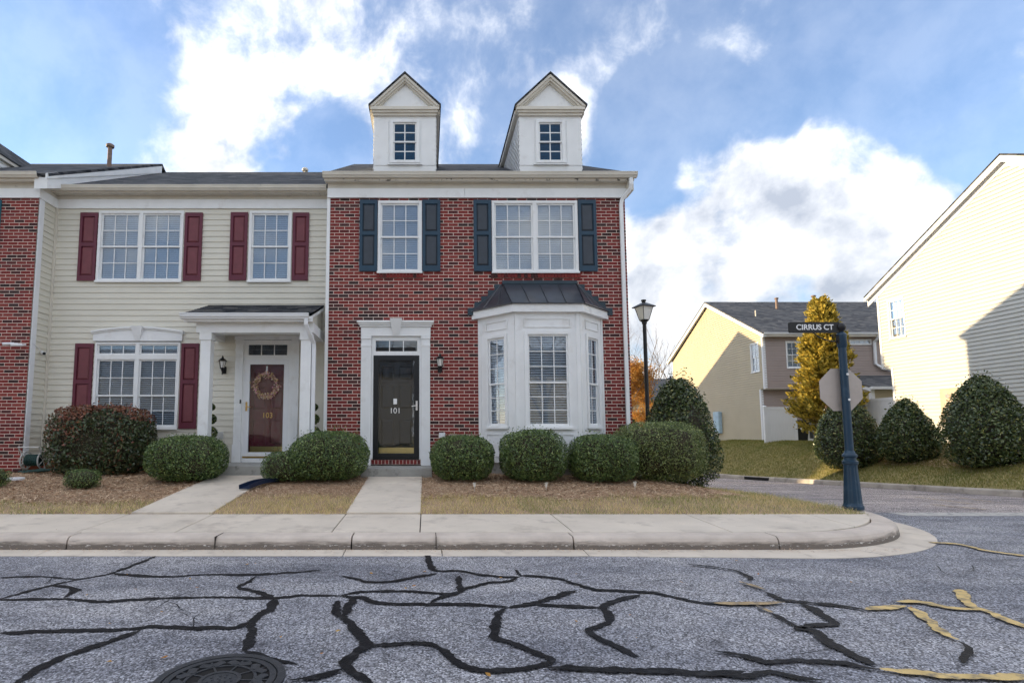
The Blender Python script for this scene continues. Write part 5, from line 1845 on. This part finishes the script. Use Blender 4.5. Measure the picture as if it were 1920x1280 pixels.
conifer('arborvitae_tree', (15.75, 22.0, .55), 1.48, 6.1, CONIFER, 'golden green arborvitae rising behind the street sign', 27000, 3, leaf=.13)
GREEN = ramp_mat('dark_evergreen_sprays', [(0., (.02, .035, .012)), (.5, (.035, .06, .02)), (1., (.06, .09, .03))], .6, .3, trans=.2)
conifer('added_shade_tree', (2.2, 24.2, .3), 1.7, 6.4, GREEN, 'unseen dark evergreen added behind the brick townhouse to cast shade', 16000, 5, leaf=.16)  # hidden from view, added only to shade the arborvitae
limb_tree('autumn_tree', (16.0, 43.0, -.5), 7.4, 'small tree with bright orange autumn leaves beyond the tan house', 21, .55, (AUTUMN, 8000, .15), 4, .14)
limb_tree('autumn_tree', (13.2, 40.5, -.5), 5.2, 'low tree with orange leaves beside the brick corner far back', 22, .6, (AUTUMN, 4000, .14), 4, .12)
for i, (x, y_, hh, lab) in enumerate(((25.5, 66, 14.5, 'tall bare tree rising at the eave of the tan house'), (22.5, 64, 13.2, 'bare tree behind the far grey roof, middle one of the row'),
                                      (27.8, 62, 12.0, 'bare spreading tree half hidden by the tan gable'), (20.9, 60, 12.0, 'bare tree behind the orange leaves'))):
    limb_tree('bare_tree', (x, y_, -.8), hh, lab, 30 + i, .38, None, 5, .16, group='bare trees far behind', kids=(6, 4, 3, 3, 2))


# ------------------------------------------------------------------ street furniture
sign = thing('street_sign', (6.113, 8.157, .19), 'navy street sign post carrying the CIRRUS CT plate and an octagonal stop sign', 'street sign')
PX, PY = 6.113, 8.157
fl = MB()
n = 32
prof = [(.130, .17), (.130, .215), (.118, .235), (.112, .26), (.083, .76), (.083, .80)]
for r_, z in prof:
    for k in range(n):
        rr = r_ * (1 - (.06 if (k % 4 == 0 and .25 < z < .78) else 0))
        fl.v.append((PX + rr * math.cos(2 * math.pi * k / n), PY + rr * math.sin(2 * math.pi * k / n), z))
for i in range(len(prof) - 1):
    for k in range(n):
        fl.f.append((i * n + k, i * n + (k + 1) % n, (i + 1) * n + (k + 1) % n, (i + 1) * n + k))
fl.f += [tuple(range(n))[::-1], tuple((len(prof) - 1) * n + k for k in range(n))]
obj('fluted_base', fl, POSTBLUE, sign)
obj('base_ring', MB().lathe([(.083, .80), (.098, .815), (.098, .85), (.078, .865), (.076, .90), (.094, .915), (.094, .94), (.070, .965), (.058, 1.0)], PX, PY, 24), POSTBLUE, sign, smooth=True)
obj('post', MB().lathe([(.055, .99), (.052, 1.9), (.050, 2.50), (.050, 2.52)], PX, PY, 24), POSTBLUE, sign, smooth=True)
obj('collar', MB().lathe([(.050, 2.50), (.060, 2.52), (.062, 2.66), (.066, 2.68), (.066, 2.70), (.050, 2.72), (.030, 2.735)], PX, PY, 24), POSTBLUE, sign, smooth=True)
obj('ball_finial', MB().lathe([(.028, 2.735), (.03, 2.745), (.05, 2.765), (.063, 2.80), (.063, 2.82), (.05, 2.85), (.03, 2.868), (.006, 2.875)], PX, PY, 20), POSTBLACK, sign, smooth=True)
cs = []
for cx_, cz_, a0 in ((6.075, 2.862, 0), (5.362, 2.862, 90), (5.362, 2.742, 180), (6.075, 2.742, 270)):
    cs += [(cx_ + .02 * math.cos(R(a0 + q)), cz_ + .02 * math.sin(R(a0 + q))) for q in (0, 45, 90)]
plate = obj('name_plate', MB().py(cs, PY - .012, PY + .012), SIGNBLACK, sign)
text('lettering', 'CIRRUS CT', .112, SIGNWHITE, plate, frame(5.72, PY - .014, 0, 2.802), .0015, bold=.0022)
br = MB()
br.tube([(6.06, PY, 2.60), (5.98, PY, 2.595), (5.88, PY, 2.615), (5.78, PY, 2.66), (5.70, PY, 2.725)], .009, 8)
br.tube([(6.065, PY, 2.66), (6.03, PY, 2.70), (5.99, PY, 2.705), (5.965, PY, 2.68), (5.985, PY, 2.655), (6.01, PY, 2.67)], .007, 8)
br.box(6.05, 6.075, PY - .03, PY + .03, 2.56, 2.69)
obj('scroll_bracket', br, POSTBLACK, sign, smooth=True)
oc = [(6.098 + .338 * math.cos(R(22.5 + 45 * k)), 1.888 + .338 * math.sin(R(22.5 + 45 * k))) for k in range(8)]
stop = obj('stop_sign', MB().py(oc, PY + .062, PY + .065), ALU, sign)
oc2 = [(6.098 + .336 * math.cos(R(22.5 + 45 * k)), 1.888 + .336 * math.sin(R(22.5 + 45 * k))) for k in range(8)]
obj('sign_face', MB().py(oc2, PY + .0652, PY + .067), STOPRED, stop)
text('lettering', 'STOP', .22, SIGNWHITE, stop, frame(6.098, PY + .069, 180, 1.888), .001)
bo = MB()
for z in (2.105, 1.735):
    bo.tube([(6.118, PY - .062, z), (6.118, PY + .07, z)], .011, 8)
    bo.tube([(6.118, PY - .066, z), (6.118, PY - .060, z)], .018, 8)
obj('bolt', bo, SIGNWHITE, sign)


def street_lamp(loc, h, label, rot=0., s=1.):
    t_ = thing('street_lamp', loc, label, 'street lamp', 'black lantern street lamps')
    M = Matrix.Translation(loc) @ Matrix.Rotation(rot, 4, 'Z')
    hl = h - .56
    obj('post', MB().lathe([(.10, -.1), (.10, .35), (.075, .42), (.052, .55), (.046, hl - .05), (.046, hl)], 0, 0, 16), POSTBLACK, t_, M, smooth=True)
    c_ = MB().lathe([(.046, hl - .06), (.062, hl - .05), (.062, hl), (.09, hl + .01), (.105, hl + .035), (.105, hl + .045)], 0, 0, 16)
    obj('collar', c_, POSTBLACK, t_, M, smooth=True)
    b0, b1, z0, z1 = .08, .155, hl + .045, hl + .385
    f_ = MB()
    for sx, sy in ((-1, -1), (1, -1), (1, 1), (-1, 1)):
        f_.tube([(sx * b0, sy * b0, z0), (sx * b1, sy * b1, z1)], .009, 6)
    for (z, b) in ((z0, b0), (z1, b1)):
        for k in range(4):
            p_ = [(-b, -b, z), (b, -b, z), (b, b, z), (-b, b, z)]
            f_.tube([p_[k], p_[(k + 1) % 4]], .010, 6)
    obj('lantern_frame', f_, POSTBLACK, t_, M)
    for k in range(4):
        c0 = [(-b0, -b0, z0), (b0, -b0, z0), (b1, -b1, z1), (-b1, -b1, z1)]
        Mk = M @ Matrix.Rotation(k * math.pi / 2, 4, 'Z')
        obj('pane', MB().prism(c0, [(p[0], p[1] + .004, p[2]) for p in c0]), LAMPGLASS, t_, Mk)
    q = .205
    r_ = MB().add([(-q, -q, z1 - .01), (q, -q, z1 - .01), (q, q, z1 - .01), (-q, q, z1 - .01), (-q, -q, z1 + .008), (q, -q, z1 + .008), (q, q, z1 + .008), (-q, q, z1 + .008),
                   (-.05, -.05, z1 + .105), (.05, -.05, z1 + .105), (.05, .05, z1 + .105), (-.05, .05, z1 + .105)],
                  [(3, 2, 1, 0), (0, 1, 5, 4), (1, 2, 6, 5), (2, 3, 7, 6), (3, 0, 4, 7), (4, 5, 9, 8), (5, 6, 10, 9), (6, 7, 11, 10), (7, 4, 8, 11), (8, 9, 10, 11)])
    r_.lathe([(.045, z1 + .10), (.045, z1 + .14), (.062, z1 + .15), (.062, z1 + .18), (.03, z1 + .19)], 0, 0, 12)
    obj('lantern_roof', r_, POSTBLACK, t_, M)
    return t_


street_lamp((5.52, 14.0, .0), 4.62, 'black lantern street lamp standing right of the brick house corner', .35)
street_lamp((12.95, 29.6, -.48), 4.75, 'distant lantern lamp peeking over the tall dark holly', .5)

# ------------------------------------------------------------------ houses across the side street
HB = thing('cream_house', (21.5, 15.5, .9), 'cream siding house with tall sunlit gable beyond the hollies', 'house')
MBh = frame(16.7, 20.74, -90)
zb = lambda s: 9.16 - .548 * abs(s - 5.26)
lowx = lambda z: .77 if z < 3.575 else (.36 if z < 6.475 else .36 + (z - 6.475) / .548)
highx = lambda z: 10.16 if z < 6.475 else 10.16 - (z - 6.475) / .548
WB = (.80, 1.50, 4.60, 6.02)
siding(HB, MBh, .95, 9.02, lowx, highx, [WB], SIDINGB, proud=.032)
window(HB, MBh, *WB, cols=3, rows=(2, 2), casing=.05, blind=None, backing=None)
w_ = [q for q in HB.children if q.name.startswith('window')][0]
cb = MB()
for i in range(7):
    x0 = .86 + i * .083
    cb.box(x0, x0 + .07, .09 + (i % 2) * .02, .10 + (i % 2) * .02, 4.66, 5.30)
obj('curtain', cb, CURTAIN, w_, MBh)
obj('blind', MB().box(.86, 1.44, .088, .092, 5.30, 5.96), BLIND, w_, MBh)
obj('foundation', MB().box(.80, 10.1, .0, .1, .3, .95), BRICKBASE, HB, MBh)
obj('corner_board', MB().box(.355, .44, -.034, -.002, 3.58, 6.47), WHITE2, HB, MBh)
obj('corner_board', MB().box(.765, .85, -.034, -.002, .95, 3.575), WHITE2, HB, MBh)
obj('overhang_soffit', MB().box(16.72, 26, 19.97, 20.36, 3.56, 3.60), WHITE2, HB)
obj('rear_wall', MB().box(16.8, 26, 20.28, 20.38, 3.6, 6.4).box(16.8, 26, 19.87, 19.97, .5, 3.56), SIDINGB, HB)
obj('front_wall', MB().box(16.8, 26, 10.58, 10.68, .5, 6.4), SIDINGB, HB)
slab_roof('roof', HB, ROOFDARK, [(16.52, 20.80, 6.37), (16.52, 15.48, 9.285), (26, 15.48, 9.285), (26, 20.80, 6.37)][::-1], -.05)
slab_roof('roof', HB, ROOFDARK, [(16.52, 10.16, 6.37), (16.52, 15.48, 9.285), (26, 15.48, 9.285), (26, 10.16, 6.37)], -.05)
for a, b in (((20.80, 6.36), (15.48, 9.275)), ((10.16, 6.36), (15.48, 9.275))):
    obj('rake_board', MB().px([a, b, (b[0], b[1] - .24), (a[0], a[1] - .17)], 16.53, 16.56), WHITE2, HB)
    obj('rake_frieze', MB().px([(a[0], a[1] - .12), (b[0], b[1] - .12), (b[0], b[1] - .36), (a[0], a[1] - .36)], 16.665, 16.695), WHITE2, HB)
    obj('rake_soffit', MB().px([(a[0], a[1] - .10), (b[0], b[1] - .10), (b[0], b[1] - .13), (a[0], a[1] - .13)], 16.56, 16.70), WHITE2, HB)
ub = MB()
ub.box(2.70, 3.02, -.14, -.02, 1.55, 2.66)
ub.box(3.03, 3.36, -.17, -.02, 1.85, 2.66)
mt = obj('utility_box', ub, METERBOX, HB, MBh, bevel=.01)
dm = MB()
for z in (2.42, 2.06):
    dm.tube([(3.06, -.17, z), (3.06, -.24, z)], .075, 14)
obj('meter', dm, NICKEL, mt, MBh)

HA = thing('tan_house', (22, 32, .8), 'tan siding house with a taupe back wall and grey shingle roof behind the arborvitae', 'house')
MA = frame(16.5, 37.45, -90)
lowa = lambda z: .15 if z < 5.95 else .15 + (z - 5.95) / .53
higha = lambda z: (9.9 if z < 3.40 else 10.25) if z < 5.95 else 10.25 - (z - 5.95) / .53
WA = (9.20, 9.92, 4.28, 5.76)
siding(HA, MA, .80, 8.62, lowa, higha, [WA], SIDINGA, proud=.032)
window(HA, MA, *WA, cols=2, rows=(2, 2), casing=.05)
for q in ((10.16, 10.255, 3.40, 5.95), (9.80, 9.905, .80, 3.395), (.14, .22, .8, 5.95)):
    obj('corner_board', MB().box(q[0], q[1], -.034, -.002, q[2], q[3]), WHITE2, HA, MA)
obj('foundation', MB().box(.2, 9.85, .0, .1, .2, .80), BRICKBASE, HA, MA)
MF = frame(16.5, 27.2)
WF, TF = (1.10, 1.98, 4.40, 5.75), (4.24, 5.32, 5.56, 5.84)
siding(HA, MF, 3.42, 5.98, .02, 14, [WF, TF], TAUPE, proud=.030)
window(HA, MF, *WF, cols=3, rows=(2, 2), casing=.06)
window(HA, MF, *TF, cols=4, rows=(1, 0), casing=.05, sash=.02, name='transom_window', sill=False)
obj('corner_board', MB().box(.0, .10, -.024, -.002, 3.42, 5.98), WHITE2, HA, MF)
obj('overhang_soffit', MB().box(16.52, 30.5, 27.2, 27.62, 3.385, 3.415), CREAMTRIM, HA)
ML = frame(16.5, 27.56)
DF = (2.12, 3.05, .86, 2.95)
siding(HA, ML, .80, 3.38, .02, 14, [DF], TAUPE, wallname='lower_wall', proud=.030)
window(HA, ML, *DF, cols=3, rows=(5, 0), casing=.09, sash=.05, name='french_door', sill=False, blind=None)
obj('corner_board', MB().box(.0, .09, -.024, -.002, .80, 3.38), WHITE2, HA, ML)
obj('fascia', MB().box(16.36, 30.5, 26.88, 26.92, 5.93, 6.10).box(16.36, 30.5, 26.92, 27.2, 5.95, 5.975), CREAMTRIM, HA)
gutter(HA, I4, 16.34, 30.5, 26.78, 6.12, WHITE2)
slab_roof('roof', HA, ROOFA, [(16.30, 26.86, 6.12), (30.5, 26.86, 6.12), (30.5, 32.3, 8.92), (16.30, 32.3, 8.92)])
slab_roof('roof', HA, ROOFA, [(16.30, 32.3, 8.92), (30.5, 32.3, 8.92), (30.5, 37.74, 6.12), (16.30, 37.74, 6.12)])
for a, b in (((26.84, 6.05), (32.3, 8.86)), ((37.76, 6.05), (32.3, 8.86))):
    obj('rake_board', MB().px([a, b, (b[0], b[1] - .22), (a[0], a[1] - .17)], 16.31, 16.345), WHITE2, HA)
    obj('rake_soffit', MB().px([(a[0], a[1] - .10), (b[0], b[1] - .10), (b[0], b[1] - .13), (a[0], a[1] - .13)], 16.345, 16.49), WHITE2, HA)
obj('rear_wall', MB().box(16.6, 30.4, 37.2, 37.3, .3, 6.0), TAUPE, HA)
for x, y_, z, hh, r_ in ((19.65, 30.9, 8.15, .66, .07), (21.95, 31.2, 8.3, .72, .085), (17.6, 29.5, 7.45, .34, .03), (19.9, 28.3, 6.85, .42, .03)):
    v = MB().tube([(x, y_, z - .2), (x, y_, z + hh)], r_, 10)
    if r_ > .05:
        v.lathe([(r_ * 1.5, z + hh - .06), (r_ * 1.5, z + hh), (r_, z + hh + .02)], x, y_, 10)
    obj('roof_vent', v, mat('rusty_vent_pipe', (.22, .15, .12)) if r_ > .05 else CREAMTRIM, HA, smooth=True)
downspout(HA, I4, [(21.95, 26.84, 6.02), (21.95, 26.9, 5.85), (21.9, 27.1, 5.70), (21.9, 27.12, 4.62), (22.2, 27.08, 4.40), (22.7, 27.0, 4.25)], WHITE2, .12, .09)
pr_ = obj('porch_roof', MB().prism([(19.75, 24.9, 3.28), (24, 24.9, 3.28), (24, 27.18, 3.98), (19.75, 27.18, 3.98)], [(19.75, 24.9, 3.36), (24, 24.9, 3.36), (24, 27.18, 4.06), (19.75, 27.18, 4.06)]), ROOFA, HA)
obj('porch_rake', MB().px([(24.88, 3.12), (24.88, 3.30), (27.18, 4.00), (27.18, 3.82)], 19.76, 19.80), WHITE2, HA)
obj('porch_wall', MB().px([(25.15, .8), (27.18, .8), (27.18, 3.9), (25.15, 3.3)], 19.95, 20.0).box(19.95, 24, 25.12, 25.15, .8, 3.2), SIDINGA, HA)
obj('porch_post', MB().box(19.9, 20.05, 25.0, 25.15, .7, 3.25), WHITE2, HA)
obj('porch_gutter', MB().box(19.8, 24, 24.80, 24.90, 3.20, 3.33), WHITE2, HA)
obj('utility_box', MB().box(16.28, 16.48, 31.3, 31.9, 1.25, 2.45), BLUEBOX, HA, bevel=.02)


def vinyl_fence(p0, p1, z0, z1, label, n_, t0=None):
    """white vinyl privacy panel: posts with caps, rails and tongue-and-groove boards"""
    t_ = thing('vinyl_fence', (p0[0], p0[1], z0), label, 'fence', 'white vinyl privacy fences')
    d = Vector((p1[0] - p0[0], p1[1] - p0[1], 0))
    L = d.length
    M = Matrix.Translation((p0[0], p0[1], 0)) @ Matrix.Rotation(math.atan2(d.y, d.x), 4, 'Z')
    for x in (0, L):
        p_ = MB().box(x - .06, x + .06, -.06, .06, z0 - .2, z1 + .03)
        p_.prism([(x - .07, -.07, z1 + .03), (x + .07, -.07, z1 + .03), (x + .07, .07, z1 + .03), (x - .07, .07, z1 + .03)], [(x - .01, -.01, z1 + .08), (x + .01, -.01, z1 + .08), (x + .01, .01, z1 + .08), (x - .01, .01, z1 + .08)])
        obj('post', p_, WHITE2, t_, M)
    for z in (z0 + .03, z1 - .12):
        obj('rail', MB().box(.06, L - .06, -.03, .03, z, z + .12), WHITE2, t_, M)
    w = (L - .12) / n_
    for i in range(n_):
        unit('board', .06 + i * w + .003, .06 + (i + 1) * w - .003, -.018, .018, z0 + .15, z1 - .12, WHITE2, t_, M)
    return t_


vinyl_fence((15.68, 26.0), (17.0, 25.9), .74, 2.46, 'white vinyl fence panel at the lower corner of the tan house', 8)
vinyl_fence((17.0, 25.9), (17.25, 27.4), .74, 2.46, 'short white fence return beside the black bin', 8)
vinyl_fence((16.95, 23.3), (16.85, 20.0), .72, 2.55, 'white vinyl fence running back from the cream house wall', 20)
bn = thing('trash_bin', (17.62, 26.6, .82), 'black wheeled trash bin behind the white fence panel', 'bin')
b = MB().prism([(17.40, 26.35, .86), (17.84, 26.35, .86), (17.84, 26.85, .86), (17.40, 26.85, .86)], [(17.33, 26.28, 1.80), (17.91, 26.28, 1.80), (17.91, 26.92, 1.80), (17.33, 26.92, 1.80)])
obj('bin_body', b, BINBLACK, bn, bevel=.02)
obj('lid', MB().prism([(17.30, 26.24, 1.80), (17.94, 26.24, 1.80), (17.94, 26.96, 1.80), (17.30, 26.96, 1.80)], [(17.34, 26.28, 1.86), (17.90, 26.28, 1.86), (17.90, 26.94, 1.90), (17.34, 26.94, 1.90)]), BINBLACK, bn, bevel=.015)
lb = MB().box(17.46, 17.76, 26.262, 26.266, 1.42, 1.66)
obj('bin_label', lb, SIGNWHITE, bn)
for x in (17.38, 17.80):
    obj('wheel', MB().tube([(x, 26.88, .90), (x + .05, 26.88, .90)], .10, 14), BINBLACK, bn)

# far house with grey roof, and the rows that close the block
HF = thing('far_house', (24, 58, -.6), 'distant house with a plain grey roof behind the orange tree', 'house')
obj('wall', MB().box(19.5, 38, 54, 62, -.8, 4.4), SIDINGA, HF)
slab_roof('roof', HF, ROOFA, [(19, 53.5, 4.2), (38.5, 53.5, 4.2), (38.5, 58, 6.9), (19, 58, 6.9)])
slab_roof('roof', HF, ROOFA, [(19, 58, 6.9), (38.5, 58, 6.9), (38.5, 62.5, 4.2), (19, 62.5, 4.2)])


def plain_row(name, loc, label, x0, x1, y0, y1, ze, zr, m, nwin=6):
    t_ = thing(name, loc, label, 'house')
    yr = (y0 + y1) / 2
    obj('wall', MB().px([(y0, .3), (y1, .3), (y1, ze), (yr, zr - .1), (y0, ze)], x0, x1), m, t_)
    k = (zr - ze) / (yr - y0)
    o_ = .3
    slab_roof('roof', t_, ROOFDARK, [(x0 - .2, y0 - o_, ze - o_ * k), (x1 + .2, y0 - o_, ze - o_ * k), (x1 + .2, yr, zr), (x0 - .2, yr, zr)])
    slab_roof('roof', t_, ROOFDARK, [(x0 - .2, yr, zr), (x1 + .2, yr, zr), (x1 + .2, y1 + o_, ze - o_ * k), (x0 - .2, y1 + o_, ze - o_ * k)])
    for i in range(nwin):
        for z in (1.4, 4.4):
            x = x0 + (x1 - x0) * (i + .5) / nwin
            obj('window', MB().box(x - .5, x + .5, y0 - .03, y0 - .001, z, z + 1.5), WHITE, t_)
    return t_


plain_row('townhouse_row', (-30, 15.5, .4), 'further townhouses of the same row, beyond the picture edge', -48, -14.25, 11.3, 20.2, 6.5, 9.05, SIDING, 12)
plain_row('townhouse_row', (-9, 32.7, .2), 'row of townhouses on the next street behind', -24, 2.45, 27.85, 37.5, 6.45, 9.1, SIDINGA, 9)

# the other side of the street, behind the camera: it shows in the door and window glass
plain_row('townhouse_row', (-22, -28, .2), 'row of townhouses facing from across the street', -34, -1.2, -33, -24, 6.4, 9.1, mat('grey_board_cladding', (.24, .23, .22), .8), 9)
plain_row('townhouse_row', (16, -30, .2), 'second row of townhouses across the street', 4.5, 30, -35, -26, 6.4, 9.1, SIDINGA, 9)
sheet('far_verge', [-70, 70], [-60, -12], lambda x, y: .06, TURF)
for i, (x, y_, hh, lab) in enumerate(((-4.5, -15, 11.5, 'bare tree across the street opposite door 103'), (1.5, -17, 12.5, 'tallest bare tree across the street, opposite door 101'), (7.5, -15, 11., 'bare tree across the street opposite the bay window'), (-11, -16, 11.5, 'leftmost bare tree across the street, opposite the photinia'))):
    limb_tree('bare_tree', (x, y_, 0), hh, lab, 60 + i, .42, None, 5, .17, group='bare trees across the street', kids=(7, 4, 4, 3, 2))
limb_tree('autumn_tree', (4.6, -14, 0), 6.5, 'orange autumn tree across the street opposite the bay window', 71, .55, (AUTUMN, 9000, .17), 4, .14)

# ------------------------------------------------------------------ small things in the beds and on the porch
for k, (x, z, lab) in enumerate(((-8.36, 3.02, 0), (-8.20, 3.0, 0))):
    c_ = MB()
    c_.tube([(x + .10, 11.10, z + .01), (x, 11.02, z), (x - .05, 10.98, z - .012)], [.030, .032, .034], 12)
    c_.tube([(x + .10, 11.19, z + .03), (x + .08, 11.12, z + .01)], .018, 8)
    o = obj('security_camera', c_, WHITE2, H5, smooth=True)
    obj('lens', MB().tube([(x - .05, 10.98, z - .012), (x - .056, 10.976, z - .0135)], .026, 12), BLACK, o)
c_ = MB().tube([(-8.0, 11.52, 2.93), (-7.93, 11.47, 2.90), (-7.88, 11.43, 2.885)], [.028, .034, .036], 12)
o = obj('security_camera', c_, WHITE2, H5, smooth=True)
obj('lens', MB().tube([(-7.88, 11.43, 2.885), (-7.872, 11.424, 2.883)], .030, 12), BLACK, o)
cable = MB().tube([(-8.0, 11.25, 3.06), (-8.0, 11.32, 3.04), (-8.0, 11.42, 3.0), (-8.0, 11.5, 2.95)], .006, 6)
obj('camera_cable', cable, WHITE2, H5)

reel = thing('hose_reel', (-7.78, 11.2, .5), 'pale hose reel cart with two spoked wheels beside the photinia', 'hose reel')
for x in (-7.94, -7.60):
    w_ = MB()
    ring_pts = [(x, 11.2 + .17 * math.cos(q * math.pi / 12), .72 + .17 * math.sin(q * math.pi / 12)) for q in range(25)]
    w_.tube(ring_pts, .014, 6)
    for q in range(5):
        w_.tube([(x, 11.2, .72), (x, 11.2 + .17 * math.cos(q * 1.2566), .72 + .17 * math.sin(q * 1.2566))], .010, 5)
    obj('reel_wheel', w_, REELGREY, reel)
coil = MB()
for i in range(9):
    xx = -7.91 + i * .035
    coil.tube([(xx, 11.2 + .10 * math.cos(q * math.pi / 8), .72 + .10 * math.sin(q * math.pi / 8)) for q in range(17)], .017, 6)
obj('wound_hose', coil, HOSE, reel)
obj('reel_handle', MB().tube([(-7.97, 11.2, .72), (-7.97, 11.0, .98), (-7.57, 11.0, .98), (-7.57, 11.2, .72)], .015, 6), REELGREY, reel)
pts = []
for i in range(90):
    a = i * .42
    r_ = .20 + .02 * math.sin(i * .7)
    pts.append((-7.75 + i * .006 + r_ * math.cos(a), 10.95 + .55 * r_ * math.sin(a), .51 + .05 * (i / 90) + .012 * math.sin(i * 2.1)))
obj('garden_hose', MB().tube(pts, .014, 6), HOSE, label='dark green garden hose coiled on the mulch by the reel', cat='hose')
obj('stepping_stone', MB().lathe([(.15, .0), (.15, .035), (.14, .04)], -7.30, 10.05, 20), WHITE2, M=Matrix.Translation((0, 0, gz(-7.3, 10.05) + .01)), label='white round stepping stone lying in the mulch', cat='stone')
bb = thing('bird_bath', (-4.95, 10.95, .48), 'white bird bath behind the boxwood dome by the porch', 'bird bath')
obj('pedestal', MB().lathe([(.14, .44), (.13, .52), (.06, .60), (.05, .85), (.07, .98)], -4.95, 10.95, 20), POT, bb, smooth=True)
obj('basin', MB().lathe([(.06, .98), (.16, 1.03), (.245, 1.085), (.25, 1.105), (.235, 1.105), (.15, 1.06), (.0, 1.045)], -4.95, 10.95, 24), POT, bb, smooth=True)
bd = MB().lathe([(.004, 1.10), (.03, 1.115), (.042, 1.14), (.03, 1.17), (.012, 1.20), (.016, 1.215), (.004, 1.23)], -4.93, 10.93, 12)
obj('bird_figure', bd, REELGREY, bb, smooth=True)


def topiary(x, y_, z, label):
    t_ = thing('topiary_plant', (x, y_, z), label, 'potted plant', 'spiral topiaries flanking the porch door')
    obj('pot', MB().lathe([(.09, z), (.10, z + .03), (.075, z + .08), (.12, z + .26), (.15, z + .40), (.165, z + .42), (.165, z + .45), (.13, z + .45), (.12, z + .43)], x, y_, 20), POT, t_, smooth=True)
    obj('stem', MB().tube([(x, y_, z + .4), (x, y_, z + 1.25)], .014, 6), BARK, t_)
    ps = []
    for zc, rr in ((.60, .15), (.88, .12), (1.12, .085)):
        d = rng.normal(0, 1, (1500, 3))
        d /= np.linalg.norm(d, axis=1)[:, None]
        ps.append(np.array([x, y_, z + zc]) + d * rr * (.8 + .25 * rng.random((1500, 1))) * np.array([1, 1, .85]))
    c_ = np.concatenate(ps)
    nn = rng.normal(0, 1, c_.shape)
    nn /= np.linalg.norm(nn, axis=1)[:, None]
    pieces_mesh('foliage', leaf_faces(c_, nn, np.full(len(c_), .03), .6), 4, rng.random(len(c_)), HOLLY, None, t_)


topiary(-4.36, 11.30, .655, 'dark spiral topiary in a white urn beside the porch wall lantern')
topiary(-2.28, 11.30, .655, 'dark topiary in a white urn half hidden by the porch downspout')
wr = thing('flower_wreath', (-3.37, 11.72, 2.25), 'wreath of dried pink flowers hanging on the burgundy door', 'wreath')
hoop = MB().tube([(-3.37 + .23 * math.cos(q * math.pi / 12), 11.735, 2.25 + .23 * math.sin(q * math.pi / 12)) for q in range(25)], .010, 6)
obj('hoop', hoop, BARK, wr)
obj('ribbon', MB().box(-3.385, -3.355, 11.738, 11.742, 2.47, 2.66), POT, wr)
a = rng.random(420) * 6.283
c_ = np.stack([-3.37 + (.23 + rng.normal(0, .035, 420)) * np.cos(a), 11.72 + rng.normal(0, .012, 420), 2.25 + (.23 + rng.normal(0, .035, 420)) * np.sin(a)], 1)
nn = rng.normal(0, .5, (420, 3)) + np.array([0, -1, 0])
nn /= np.linalg.norm(nn, axis=1)[:, None]
pieces_mesh('blossoms', leaf_faces(c_, nn, np.full(420, .042), .75), 4, rng.random(420), PINK, None, wr)
for i, (x, y_, lab) in enumerate(((.76, 9.02, 'small solar path light before the boxwood nearest door 101'), (1.90, 9.02, 'small solar path light in the mulch before the bay window'), (3.34, 9.10, 'small solar path light before the flat-topped boxwood'))):
    z = yard_z(x, y_)
    t_ = thing('path_light', (x, y_, z), lab, 'path light', 'solar path lights')
    obj('stake', MB().tube([(x, y_, z - .02), (x, y_, z + .07)], .006, 6), NICKEL, t_)
    obj('light_glass', MB().lathe([(.014, z + .07), (.022, z + .12)], x, y_, 12), LAMPGLASS, t_)
    obj('cap', MB().lathe([(.030, z + .12), (.030, z + .135), (.01, z + .142)], x, y_, 12), NICKEL, t_)
sp = MB()
rows = []
for i in range(9):
    k = i / 8
    x, y_, z = -2.62 - .26 * k, 9.75 - .78 * k, .43 - .045 * k + .03 * math.sin(k * 3.1)
    rows.append([(x - .075, y_ - .02, z + .055), (x - .07, y_ - .02, z), (x + .07, y_ + .02, z), (x + .075, y_ + .02, z + .055), (x + .085, y_ + .02, z + .055), (x + .08, y_ + .02, z - .01), (x - .08, y_ - .02, z - .01), (x - .085, y_ - .02, z + .055)])
sp.v = [p for r_ in rows for p in r_]
sp.f = [(i * 8 + j, i * 8 + (j + 1) % 8, (i + 1) * 8 + (j + 1) % 8, (i + 1) * 8 + j) for i in range(8) for j in range(8)]
sp.f += [tuple(range(8))[::-1], tuple(64 + j for j in range(8))]
obj('splash_trough', sp, mat('navy_plastic', (.012, .022, .055), .35), label='dark blue plastic downspout trough lying across the walk edge', cat='trough')
